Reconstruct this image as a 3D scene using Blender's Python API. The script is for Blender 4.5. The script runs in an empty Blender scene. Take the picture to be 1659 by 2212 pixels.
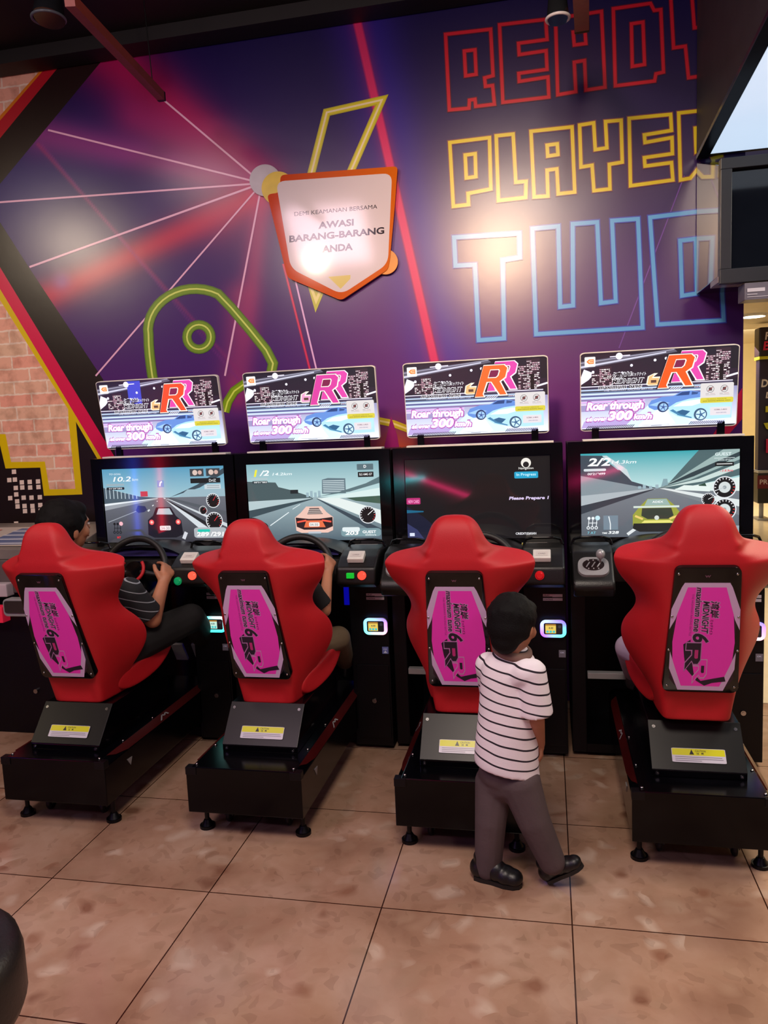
import bpy, bmesh, math, random
import numpy as np
from mathutils import Vector, Matrix
C = bpy.context.scene.collection
SC = bpy.context.scene
random.seed(7)
# ------------------------------------------------------------------ camera
H = 1.565; F = 1675.06; YAW, PIT, ROL = 0.2110566, 0.1172138, -0.0434729
fw = Vector((-math.sin(YAW)*math.cos(PIT), math.cos(YAW)*math.cos(PIT), -math.sin(PIT)))
rt = Vector((math.cos(YAW), math.sin(YAW), 0)); up = rt.cross(fw)
r2 = rt*math.cos(ROL)+up*math.sin(ROL); u2 = -rt*math.sin(ROL)+up*math.cos(ROL)
cam = bpy.data.cameras.new('camera'); camo = bpy.data.objects.new('camera', cam); C.objects.link(camo)
camo.matrix_world = Matrix(((r2.x, u2.x, -fw.x, 0), (r2.y, u2.y, -fw.y, 0), (r2.z, u2.z, -fw.z, H), (0, 0, 0, 1)))
cam.sensor_fit = 'HORIZONTAL'; cam.sensor_width = 36; cam.lens = F/1659*36; cam.clip_start = .05
SC.camera = camo
def at(px, py, Y=None, ax=1):
    "a point of the photograph on the plane where coordinate ax equals Y"
    d = fw+r2*((px-829.5)/F)-u2*((py-1106)/F)
    t = (Y-(0, 0, H)[ax])/d[ax]
    return Vector((0, 0, H))+d*t
# ------------------------------------------------------------------ light
SC.view_settings.view_transform = 'Standard'; SC.view_settings.look = 'None'
SC.view_settings.gamma = 1; SC.view_settings.use_curve_mapping = False
SC.view_settings.exposure = 0.0
w = bpy.data.worlds.new('world'); SC.world = w; w.use_nodes = True
w.node_tree.nodes['Background'].inputs[0].default_value = (.5, .42, .75, 1)
w.node_tree.nodes['Background'].inputs[1].default_value = .065
def lamp(kind, name, loc, target, power, col, size=.1, angle=60, blend=.8, sy=None):
    l = bpy.data.lights.new(name, kind); l.energy = power; l.color = col
    if kind == 'AREA':
        l.size = size
        if sy: l.shape = 'RECTANGLE'; l.size_y = sy
    else: l.shadow_soft_size = size
    if kind == 'SPOT': l.spot_size = math.radians(angle); l.spot_blend = blend
    o = bpy.data.objects.new(name, l); C.objects.link(o); o.location = loc
    if target is not None: o.rotation_euler = (Vector(target)-Vector(loc)).to_track_quat('-Z', 'Y').to_euler()
    return o
WARM = (1, .80, .58)
lamp('SPOT', 'track_lamp', (-.43, .4, 3.17), (-.2, 4.2, 2.15), 330, (1, .68, .40), .16, 44, 1)
lamp('SPOT', 'track_lamp', (-2.28, .5, 3.20), (-1.4, 4.2, 2.0), 34, WARM, .07, 75, 1)
lamp('SPOT', 'track_lamp', (-4.95, .5, 3.60), (-2.9, 4.2, 1.5), 150, WARM, .10, 62, 1)
lamp('AREA', 'ceiling_downlight', (-.2, .7, 3.5), (-.2, 1.7, 0), 68, (1, .84, .72), .9)
lamp('AREA', 'ceiling_downlight', (-2.2, .2, 3.5), (-2.0, 2.4, 0), 34, (1, .72, .85), .8)
lamp('AREA', 'ceiling_downlight', (-2.6, 2.4, 3.5), (-2.6, 2.4, 0), 12, (1, .8, .7), .5)
lamp('SPOT', 'violet_spot', (-3.6, -.6, 2.6), (-1.2, 1.2, 0), 50, (.55, .35, 1), .1, 60, 1)
lamp('SPOT', 'pink_spot', (1.2, -.8, 2.8), (-.6, 2.7, .8), 42, (1, .75, .95), .15, 75, 1)
lamp('AREA', 'corridor_light', (2.6, 5.6, 2.38), (2.3, 5.6, 0), 90, (1, .88, .64), 1.2)
lamp('AREA', 'corridor_light', (2.8, 12.0, 2.55), (2.8, 13.0, 0), 190, (1, .88, .64), 1.6)
lamp('AREA', 'corridor_light', (1.9, 3.0, 2.7), (1.9, 3.2, 0), 34, (1, .9, .74), .8)

# ------------------------------------------------------------------ helpers
def lin(c):
    return tuple((x/255/12.92 if x/255 <= .04045 else ((x/255+.055)/1.055)**2.4) for x in c[:3])
def mat(name, rgb, rough=.5, metal=0, bump=0, bscale=60, coat=0, var=.12, vscale=8, emit=None, es=0, alpha=1, trans=0, spec=.5, aniso=0):
    m = bpy.data.materials.new(name); m.use_nodes = True; nt = m.node_tree; b = nt.nodes['Principled BSDF']
    c = lin(rgb)
    tc = nt.nodes.new('ShaderNodeTexCoord'); nz = nt.nodes.new('ShaderNodeTexNoise'); nz.inputs['Scale'].default_value = vscale
    nz.inputs['Detail'].default_value = 3
    nt.links.new(tc.outputs['Object'], nz.inputs['Vector'])
    mr = nt.nodes.new('ShaderNodeValToRGB'); mr.color_ramp.elements[0].position = .3; mr.color_ramp.elements[1].position = .7
    mr.color_ramp.elements[0].color = (*[x*(1-var) for x in c], 1); mr.color_ramp.elements[1].color = (*[min(1, x*(1+var)) for x in c], 1)
    nt.links.new(nz.outputs['Fac'], mr.inputs['Fac']); nt.links.new(mr.outputs['Color'], b.inputs['Base Color'])
    b.inputs['Roughness'].default_value = rough; b.inputs['Metallic'].default_value = metal
    b.inputs['Coat Weight'].default_value = coat; b.inputs['Coat Roughness'].default_value = .06
    b.inputs['Specular IOR Level'].default_value = spec
    if bump:
        n2 = nt.nodes.new('ShaderNodeTexNoise'); n2.inputs['Scale'].default_value = bscale; nt.links.new(tc.outputs['Object'], n2.inputs['Vector'])
        bp = nt.nodes.new('ShaderNodeBump'); bp.inputs['Strength'].default_value = bump; bp.inputs['Distance'].default_value = .002
        nt.links.new(n2.outputs['Fac'], bp.inputs['Height']); nt.links.new(bp.outputs['Normal'], b.inputs['Normal'])
    if emit: b.inputs['Emission Color'].default_value = (*lin(emit), 1); b.inputs['Emission Strength'].default_value = es
    b.inputs['Alpha'].default_value = alpha; b.inputs['Transmission Weight'].default_value = trans
    return m
def attr_mat(name, es=0, rough=.4, coat=0, bump=0, base=1.0, spec=.5):
    "printed or glowing artwork: colours come from the mesh's own colour attribute"
    m = bpy.data.materials.new(name); m.use_nodes = True; nt = m.node_tree; b = nt.nodes['Principled BSDF']
    a = nt.nodes.new('ShaderNodeAttribute'); a.attribute_name = 'Col'
    if es:
        nt.links.new(a.outputs['Color'], b.inputs['Emission Color']); b.inputs['Emission Strength'].default_value = es
        b.inputs['Base Color'].default_value = (base*.02, base*.02, base*.02, 1)
    else: nt.links.new(a.outputs['Color'], b.inputs['Base Color'])
    b.inputs['Roughness'].default_value = rough; b.inputs['Coat Weight'].default_value = coat; b.inputs['Coat Roughness'].default_value = .03
    b.inputs['Specular IOR Level'].default_value = spec
    if bump:
        tc = nt.nodes.new('ShaderNodeTexCoord'); n2 = nt.nodes.new('ShaderNodeTexNoise'); n2.inputs['Scale'].default_value = 9; n2.inputs['Detail'].default_value = 8
        nt.links.new(tc.outputs['Object'], n2.inputs['Vector'])
        bp = nt.nodes.new('ShaderNodeBump'); bp.inputs['Strength'].default_value = bump; bp.inputs['Distance'].default_value = .004
        nt.links.new(n2.outputs['Fac'], bp.inputs['Height']); nt.links.new(bp.outputs['Normal'], b.inputs['Normal'])
    return m
def link(name, me, m=None, parent=None, smooth=False, loc=None):
    o = bpy.data.objects.new(name, me); C.objects.link(o)
    if m is not None:
        for k in (m if isinstance(m, (list, tuple)) else [m]): me.materials.append(k)
    if parent is not None: o.parent = parent
    if loc is not None: o.location = loc
    if smooth: me.polygons.foreach_set('use_smooth', [True]*len(me.polygons))
    return o
def obj(name, bm, m=None, parent=None, smooth=False, loc=None, angle=None):
    bmesh.ops.recalc_face_normals(bm, faces=bm.faces)
    me = bpy.data.meshes.new(name); bm.to_mesh(me); bm.free()
    o = link(name, me, m, parent, smooth or angle is not None, loc)
    if angle is not None: me.set_sharp_from_angle(angle=math.radians(angle))
    return o
def dup(o, name, parent, loc=None):
    c = o.copy(); C.objects.link(c); c.name = name; c.parent = parent
    if loc is not None: c.location = loc
    return c
def thing(name, label, cat, loc=(0, 0, 0), group=None, rz=0):
    o = bpy.data.objects.new(name, None); C.objects.link(o); o.location = loc; o.rotation_euler = (0, 0, rz)
    o['label'] = label; o['category'] = cat; o.empty_display_size = .1
    if group: o['group'] = group
    return o
def tag(o, label, cat, group=None):
    o['label'] = label; o['category'] = cat
    if group: o['group'] = group
    return o
def struct(o): o['kind'] = 'structure'; return o
def box(bm, x0, x1, y0, y1, z0, z1, bev=0, seg=2):
    t = bmesh.new()
    bmesh.ops.create_cube(t, size=1)
    for v in t.verts: v.co = Vector((x0+(v.co.x+.5)*(x1-x0), y0+(v.co.y+.5)*(y1-y0), z0+(v.co.z+.5)*(z1-z0)))
    if bev: bmesh.ops.bevel(t, geom=t.edges[:], offset=bev, segments=seg, affect='EDGES', profile=.6)
    merge(bm, t)
def merge(bm, t):
    me = bpy.data.meshes.new('tmp'); t.to_mesh(me); t.free(); bm.from_mesh(me); bpy.data.meshes.remove(me)
def prism(bm, pts, a0, a1, axis='x', bev=0, seg=2):
    "polygon pts extruded along an axis: x -> pts are (y,z); y -> (x,z); z -> (x,y)"
    t = bmesh.new()
    def P(p, a): return Vector((a, p[0], p[1])) if axis == 'x' else (Vector((p[0], a, p[1])) if axis == 'y' else Vector((p[0], p[1], a)))
    A = [t.verts.new(P(p, a0)) for p in pts]; B = [t.verts.new(P(p, a1)) for p in pts]; n = len(pts)
    t.faces.new(A); t.faces.new(B[::-1])
    for i in range(n): t.faces.new((A[i], B[i], B[(i+1) % n], A[(i+1) % n]))
    bmesh.ops.recalc_face_normals(t, faces=t.faces)
    if bev: bmesh.ops.bevel(t, geom=t.edges[:], offset=bev, segments=seg, affect='EDGES', profile=.6)
    merge(bm, t)
def ring_faces(bm, rings, closed=True, cap=True):
    R = [[bm.verts.new(p) for p in r] for r in rings]
    n = len(R[0])
    for a, b in zip(R, R[1:]):
        for i in range(n if closed else n-1): bm.faces.new((a[i], a[(i+1) % n], b[(i+1) % n], b[i]))
    if cap: bm.faces.new(R[0][::-1]); bm.faces.new(R[-1])
    return R
def frame_of(d):
    d = d.normalized(); a = Vector((0, 0, 1)) if abs(d.z) < .9 else Vector((1, 0, 0))
    x = d.cross(a).normalized(); return x, d.cross(x).normalized()
def capsule(bm, p, q, ra, rb, n=14):
    p = Vector(p); q = Vector(q); d = q-p
    if d.length < 1e-5: d = Vector((0, 0, 1e-4)); q = p+d
    x, y = frame_of(d); d = d.normalized(); rings = []
    for k in range(1, 6):
        a = math.pi/2*(1-k/6); rings.append((p-d*ra*math.sin(a), ra*math.cos(a)))
    rings.append((p, ra)); rings.append((q, rb))
    for k in range(1, 6):
        a = math.pi/2*k/6; rings.append((q+d*rb*math.sin(a), rb*math.cos(a)))
    ring_faces(bm, [[c+x*r*math.cos(2*math.pi*i/n)+y*r*math.sin(2*math.pi*i/n) for i in range(n)] for c, r in rings])
def cyl(bm, p, q, ra, rb=None, n=20):
    p = Vector(p); q = Vector(q); rb = ra if rb is None else rb; x, y = frame_of(q-p)
    ring_faces(bm, [[c+x*r*math.cos(2*math.pi*i/n)+y*r*math.sin(2*math.pi*i/n) for i in range(n)] for c, r in ((p, ra), (q, rb))])
def ell(bm, c, r, rot=None, n=16):
    t = bmesh.new(); bmesh.ops.create_uvsphere(t, u_segments=n, v_segments=n//2+2, radius=1)
    M = (rot.to_4x4() if rot else Matrix.Identity(4))
    for v in t.verts: v.co = Vector(c)+(M @ Vector((v.co.x*r[0], v.co.y*r[1], v.co.z*r[2])))
    merge(bm, t)
def torus(bm, c, R, r, nx, ny, a0=0, a1=2*math.pi, seg=48, n=12, flat=1):
    "nx, ny span the plane of the ring"
    nx = Vector(nx).normalized(); ny = Vector(ny).normalized(); nz = nx.cross(ny); full = abs(a1-a0-2*math.pi) < 1e-6
    K = seg if full else seg+1; rings = []
    for k in range(K):
        a = a0+(a1-a0)*k/seg; e = nx*math.cos(a)+ny*math.sin(a)
        rings.append([Vector(c)+e*(R+r*math.cos(2*math.pi*i/n))+nz*(r*flat*math.sin(2*math.pi*i/n)) for i in range(n)])
    V = [[bm.verts.new(p) for p in rr] for rr in rings]
    for k in range(K if full else K-1):
        A = V[k]; B = V[(k+1) % K]
        for i in range(n): bm.faces.new((A[i], A[(i+1) % n], B[(i+1) % n], B[i]))
    if not full: bm.faces.new(V[0][::-1]); bm.faces.new(V[-1])
def remesh(name, bm, m, parent, voxel=.006, smooth=6, cut=None):
    "fuse the overlapping volumes of bm into one continuous surface"
    me = bpy.data.meshes.new('t'); bmesh.ops.recalc_face_normals(bm, faces=bm.faces); bm.to_mesh(me); bm.free()
    o = bpy.data.objects.new('t', me); C.objects.link(o)
    r = o.modifiers.new('r', 'REMESH'); r.mode = 'VOXEL'; r.voxel_size = voxel
    s = o.modifiers.new('s', 'SMOOTH'); s.factor = .5; s.iterations = smooth
    dg = bpy.context.evaluated_depsgraph_get(); dg.update()
    res = bpy.data.meshes.new_from_object(o.evaluated_get(dg)); bpy.data.objects.remove(o); bpy.data.meshes.remove(me)
    res.name = name; res.materials.clear()
    return link(name, res, m, parent, True)
def rrect(x0, x1, y0, y1, r, k=5):
    P = []
    for cx, cy, a in ((x1-r, y1-r, 0), (x0+r, y1-r, 90), (x0+r, y0+r, 180), (x1-r, y0+r, 270)):
        for i in range(k+1):
            t = math.radians(a+90*i/k); P.append((cx+r*math.cos(t), cy+r*math.sin(t)))
    return P
# ---- flat artwork: coloured polygons stacked as ink layers on one printed sheet
_tc = {}
def text_polys(s, bold=0, shear=0, res=3):
    k = (s, bold, shear)
    if k in _tc: return _tc[k]
    cu = bpy.data.curves.new('t', 'FONT'); cu.body = s; cu.size = 1; cu.offset = bold; cu.shear = shear; cu.resolution_u = res; cu.fill_mode = 'FRONT'
    o = bpy.data.objects.new('t', cu); C.objects.link(o); dg = bpy.context.evaluated_depsgraph_get(); dg.update()
    me = bpy.data.meshes.new_from_object(o.evaluated_get(dg)); vs = [(v.co.x, v.co.y) for v in me.vertices]; fs = [tuple(p.vertices) for p in me.polygons]
    bpy.data.objects.remove(o); bpy.data.curves.remove(cu); bpy.data.meshes.remove(me)
    if vs:
        xs = [v[0] for v in vs]; ys = [v[1] for v in vs]; bb = (min(xs), min(ys), max(xs), max(ys))
    else: bb = (0, 0, 1, 1)
    _tc[k] = (vs, fs, bb); return _tc[k]
class Art:
    def __init__(s, W=1, Hh=1, dz=.00012, fn=None):
        s.W = W; s.H = Hh; s.dz = dz; s.z = 0; s.v = []; s.f = []; s.c = []; s.m = []; s.fn = fn
    def P(s, p, z=None):
        z = s.z if z is None else z
        if s.fn: q = s.fn(p[0], p[1]); return (q[0], q[1]-z, q[2])
        return (p[0]*s.W, -z, p[1]*s.H)
    def poly(s, pts, col, mi=0, step=1):
        s.z += s.dz*step; n = len(s.v); s.v += [s.P(p) for p in pts]; s.f.append(list(range(n, n+len(pts)))[::1])
        cs = col if isinstance(col, list) else [col]*len(pts)
        s.c += [(*lin(c), 1) for c in cs]; s.m.append(mi)
    def rect(s, x0, y0, x1, y1, col, step=1):
        if isinstance(col, list) and len(col) == 2: col = [col[0], col[0], col[1], col[1]]     # bottom, top
        s.poly([(x0, y0), (x1, y0), (x1, y1), (x0, y1)], col, step=step)
    def circ(s, x, y, r, col, ry=None, n=28, step=1, a0=0, a1=360):
        ry = r*s.W/s.H if ry is None else ry
        s.poly([(x+r*math.cos(math.radians(a0+(a1-a0)*i/n)), y+ry*math.sin(math.radians(a0+(a1-a0)*i/n))) for i in range(n+(a1-a0 < 360))], col, step=step)
    def line(s, pts, wd, col, closed=False, step=1, mi=0):
        "stroke of width wd (in units of x) with mitred corners"
        k = s.W/s.H if not s.fn else 1; q = [Vector((p[0], p[1]/k)) for p in pts]; n = len(q); L = []; R_ = []
        for i in range(n):
            a = q[(i-1) % n] if (closed or i) else None; b = q[(i+1) % n] if (closed or i < n-1) else None
            d1 = (q[i]-a).normalized() if a is not None else None; d2 = (b-q[i]).normalized() if b is not None else None
            d1 = d1 or d2; d2 = d2 or d1
            n1 = Vector((-d1.y, d1.x)); n2 = Vector((-d2.y, d2.x)); mm = n1+n2
            if mm.length < 1e-4: mm = n1
            mm.normalize(); sc = min(1/max(mm.dot(n1), .3), 3)*wd/2
            L.append(q[i]+mm*sc); R_.append(q[i]-mm*sc)
        s.z += s.dz*step
        for i in range(n if closed else n-1):
            j = (i+1) % n; m = len(s.v)
            for p in (L[i], R_[i], R_[j], L[j]): s.v.append(s.P((p.x, p.y*k)))
            s.f.append([m, m+1, m+2, m+3]); s.c += [(*lin(col), 1)]*4; s.m.append(mi)
    def text(s, t, x, y, h, col, bold=0, shear=0, wd=None, anchor='l', rot=0, step=1, slope=0):
        "h: cap height in y units; wd: total width in x units; rot 270 reads downwards"
        vs, fs, bb = text_polys(t, bold, shear); sc = h/(bb[3]-bb[1] or 1)
        k = s.W/s.H if not s.fn else 1
        bw = (bb[2]-bb[0]) or 1; wd = wd if wd is not None else bw*sc/k
        off = {'l': 0, 'c': -wd/2, 'r': -wd}[anchor]
        s.z += s.dz*step; n = len(s.v)
        for a, b in vs:
            u = (a-bb[0])/bw*wd+off; v = (b-bb[1])*sc
            if rot == 270: u, v = v/k, -u*k
            s.v.append(s.P((x+u, y+v+slope*u)))
        s.c += [(*lin(col), 1)]*len(vs)
        for f in fs: s.f.append([n+i for i in f]); s.m.append(0)
    def build(s, name, m, parent=None, loc=None, back=None):
        me = bpy.data.meshes.new(name); me.from_pydata(s.v, [], s.f)
        ca = me.color_attributes.new('Col', 'FLOAT_COLOR', 'POINT'); ca.data.foreach_set('color', np.array(s.c, dtype=np.float32).ravel())
        me.polygons.foreach_set('material_index', s.m); me.update()
        return link(name, me, m, parent, False, loc)
# ------------------------------------------------------------------ materials
M = {}
M['red'] = mat('red_seat_vinyl', (190, 22, 32), .56, bump=.3, bscale=420, var=.05)
M['blackgloss'] = mat('black_gloss_plastic', (9, 9, 11), .10, var=.2)
M['blacksheet'] = mat('black_painted_steel', (4, 4, 7), .18, var=.2, spec=.25)
M['blackmat'] = mat('black_matte_laminate', (5, 5, 9), .40, var=.2, spec=.3)
M['plate'] = mat('dark_brushed_plate', (9, 9, 9), .34, var=.1, spec=.35)
M['darkplast'] = mat('dark_textured_plastic', (16, 15, 15), .38, bump=.3, bscale=300)
M['chrome'] = mat('bright_steel', (190, 190, 190), .2, metal=1)
M['silver'] = mat('silver_painted_plastic', (165, 165, 168), .35, metal=.3)
M['rubber'] = mat('dark_rubber', (20, 19, 19), .5, bump=.2)
M['white'] = mat('white_plastic', (225, 222, 215), .4)
M['caster'] = mat('grey_caster_bracket', (95, 95, 95), .4, metal=.5)
M['redtrim'] = mat('dark_red_inlay', (66, 12, 12), .3)
M['skin'] = mat('skin', (176, 118, 88), .5, var=.08, bump=.1)
M['hair'] = mat('black_hair', (9, 7, 8), .75, spec=.2, bump=.8, bscale=260, var=.3)
M['pants'] = mat('grey_trousers', (84, 70, 72), .85, bump=.4, bscale=120)
M['blackcloth'] = mat('black_cloth', (16, 16, 18), .85, bump=.3, bscale=150)
M['khaki'] = mat('khaki_cloth', (105, 88, 66), .85, bump=.3, bscale=150)
M['shoe'] = mat('black_shoe_leather', (15, 15, 18), .4, bump=.3, bscale=90)
M['collar'] = mat('taupe_collar', (122, 92, 82), .85)
M['art'] = attr_mat('printed_art', 0, .35)
M['stick'] = attr_mat('printed_sticker', 0, .28)
M['screen'] = attr_mat('lit_screen', 1.12, .06)
M['marq'] = attr_mat('backlit_marquee', 1.35, .22)
M['notice'] = attr_mat('backlit_notice', .95, .3)
M['led'] = attr_mat('led_glow', 3.0, .3)
M['mural'] = attr_mat('mural_print', 0, .27, bump=.06, spec=.6)
def brick_mat():
    m = bpy.data.materials.new('brick_print'); m.use_nodes = True; nt = m.node_tree; b = nt.nodes['Principled BSDF']
    tc = nt.nodes.new('ShaderNodeTexCoord'); mp = nt.nodes.new('ShaderNodeMapping'); mp.inputs['Rotation'].default_value = (math.pi/2, 0, 0)
    br = nt.nodes.new('ShaderNodeTexBrick'); br.inputs['Scale'].default_value = 1
    br.inputs['Color1'].default_value = (*lin((246, 172, 150)), 1); br.inputs['Color2'].default_value = (*lin((236, 196, 166)), 1)
    br.inputs['Mortar'].default_value = (*lin((250, 226, 206)), 1); br.inputs['Mortar Size'].default_value = .006; br.inputs['Mortar Smooth'].default_value = .3
    br.inputs['Brick Width'].default_value = .225; br.inputs['Row Height'].default_value = .076; br.inputs['Bias'].default_value = .0
    n = nt.nodes.new('ShaderNodeTexNoise'); n.inputs['Scale'].default_value = 14; n.inputs['Detail'].default_value = 8
    mx = nt.nodes.new('ShaderNodeMix'); mx.data_type = 'RGBA'; mx.blend_type = 'MULTIPLY'; mx.inputs[0].default_value = .55
    cr = nt.nodes.new('ShaderNodeValToRGB'); cr.color_ramp.elements[0].position = .32; cr.color_ramp.elements[0].color = (.45, .36, .32, 1); cr.color_ramp.elements[1].position = .55
    n3 = nt.nodes.new('ShaderNodeTexNoise'); n3.inputs['Scale'].default_value = 30
    dist = nt.nodes.new('ShaderNodeVectorMath'); dist.operation = 'MULTIPLY_ADD'; dist.inputs[1].default_value = (.012, .012, .012)
    L = nt.links.new; L(tc.outputs['Object'], n3.inputs['Vector']); L(n3.outputs['Color'], dist.inputs[0]); L(tc.outputs['Object'], dist.inputs[2])
    L(dist.outputs[0], mp.inputs['Vector']); L(mp.outputs['Vector'], br.inputs['Vector']); L(tc.outputs['Object'], n.inputs['Vector'])
    L(n.outputs['Fac'], cr.inputs['Fac']); L(br.outputs['Color'], mx.inputs[6]); L(cr.outputs['Color'], mx.inputs[7]); L(mx.outputs[2], b.inputs['Base Color'])
    b.inputs['Roughness'].default_value = .45
    bp = nt.nodes.new('ShaderNodeBump'); bp.inputs['Strength'].default_value = .2; bp.inputs['Distance'].default_value = .003; L(n.outputs['Fac'], bp.inputs['Height']); L(bp.outputs['Normal'], b.inputs['Normal'])
    return m
M['brick'] = brick_mat()
def floor_mat():
    m = bpy.data.materials.new('polished_marble_tiles'); m.use_nodes = True; nt = m.node_tree; b = nt.nodes['Principled BSDF']; L = nt.links.new
    tc = nt.nodes.new('ShaderNodeTexCoord')
    def ramp(fac, stops):
        r = nt.nodes.new('ShaderNodeValToRGB'); e = r.color_ramp.elements
        while len(e) < len(stops): e.new(.5)
        for i, (p, c) in enumerate(stops): e[i].position = p; e[i].color = (*lin(c), 1) if len(c) == 3 else c
        L(fac, r.inputs['Fac']); return r.outputs['Color']
    def noise(s, d=5, dist=0, vec=None):
        n = nt.nodes.new('ShaderNodeTexNoise'); n.inputs['Scale'].default_value = s; n.inputs['Detail'].default_value = d; n.inputs['Distortion'].default_value = dist
        L(vec or tc.outputs['Object'], n.inputs['Vector']); return n.outputs['Fac']
    def mix(a, c, f, mode='MIX'):
        x = nt.nodes.new('ShaderNodeMix'); x.data_type = 'RGBA'; x.blend_type = mode
        if isinstance(f, float): x.inputs[0].default_value = f
        else: L(f, x.inputs[0])
        L(a, x.inputs[6]); L(c, x.inputs[7]); return x.outputs[2]
    base = ramp(noise(3.2, 6, .3), [(.30, (152, 116, 94)), (.5, (178, 142, 118)), (.70, (192, 160, 138))])
    vo = nt.nodes.new('ShaderNodeTexVoronoi'); vo.inputs['Scale'].default_value = 11; vo.inputs['Randomness'].default_value = 1
    wn = nt.nodes.new('ShaderNodeTexNoise'); wn.inputs['Scale'].default_value = 7; L(tc.outputs['Object'], wn.inputs['Vector'])
    ad = nt.nodes.new('ShaderNodeVectorMath'); ad.operation = 'MULTIPLY_ADD'; ad.inputs[1].default_value = (.15, .15, .15); L(wn.outputs['Color'], ad.inputs[0]); L(tc.outputs['Object'], ad.inputs[2])
    L(ad.outputs[0], vo.inputs['Vector'])
    cell = nt.nodes.new('ShaderNodeSeparateColor'); L(vo.outputs['Color'], cell.inputs[0])
    blob = ramp(cell.outputs[0], [(.0, (118, 80, 62)), (.08, (146, 102, 80)), (.16, (170, 136, 112)), (.74, (172, 140, 116)), (.88, (204, 180, 160))])
    near = ramp(vo.outputs['Distance'], [(.18, (1, 1, 1, 1)), (.5, (0, 0, 0, 1))])
    fm = nt.nodes.new('ShaderNodeMath'); fm.operation = 'MULTIPLY'; fm.inputs[1].default_value = .85; L(near, fm.inputs[0])
    col = mix(base, blob, fm.outputs[0])
    v2 = nt.nodes.new('ShaderNodeTexVoronoi'); v2.inputs['Scale'].default_value = 34; L(ad.outputs[0], v2.inputs['Vector'])
    c2 = nt.nodes.new('ShaderNodeSeparateColor'); L(v2.outputs['Color'], c2.inputs[0])
    sp = ramp(c2.outputs[1], [(.0, (.55, .5, .48, 1)), (.2, (.93, .9, .88, 1)), (.8, (1, 1, 1, 1)), (1, (1.0, 1.0, 1.0, 1))])
    col = mix(col, sp, .38, 'MULTIPLY')
    # tile joints
    br = nt.nodes.new('ShaderNodeTexBrick'); br.offset = 0; br.inputs['Scale'].default_value = 1; br.inputs['Brick Width'].default_value = .6; br.inputs['Row Height'].default_value = .6
    br.inputs['Mortar Size'].default_value = .0022; br.inputs['Mortar Smooth'].default_value = 0; br.inputs['Color1'].default_value = (.86, .86, .86, 1); br.inputs['Color2'].default_value = (1, 1, 1, 1); br.inputs['Mortar'].default_value = (.10, .06, .05, 1)
    mp = nt.nodes.new('ShaderNodeMapping'); mp.inputs['Location'].default_value = (1.7531+6.0, -2.2791+6.0, 0); L(tc.outputs['Object'], mp.inputs['Vector']); L(mp.outputs['Vector'], br.inputs['Vector'])
    col = mix(col, br.outputs['Color'], 1.0, 'MULTIPLY')
    L(col, b.inputs['Base Color']); b.inputs['Roughness'].default_value = .16; b.inputs['Specular IOR Level'].default_value = .4
    return m
M['floor'] = floor_mat()
# ------------------------------------------------------------------ room shell
WY = 4.2
bm = bmesh.new(); box(bm, -6, 6, -2.5, 15.1, -.05, 0); struct(obj('floor', bm, M['floor']))
bm = bmesh.new(); box(bm, -6, 1.02, -2.5, 4.5, 3.72, 3.78); struct(obj('ceiling', bm, mat('black_ceiling', (10, 9, 10), .7)))
bm = bmesh.new(); prism(bm, [(4.19, 3.62), (4.19, 3.72), (3.2, 3.72), (3.2, 3.70), (4.05, 3.69), (4.05, 3.62)], -6, .957, 'x'); struct(obj('trim_1', bm, mat('black_soffit', (14, 12, 13), .6)))
bm = bmesh.new(); box(bm, -6.1, -6, -2.5, 4.4, 0, 3.78); struct(obj('wall_left', bm, mat('dark_side_wall', (26, 20, 34), .6)))
bm = bmesh.new(); box(bm, -6, -3.6, 4.25, 4.35, 0, 3.72); struct(obj('wall_left_rear', bm, mat('dark_rear_wall', (26, 18, 40), .6)))
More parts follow.
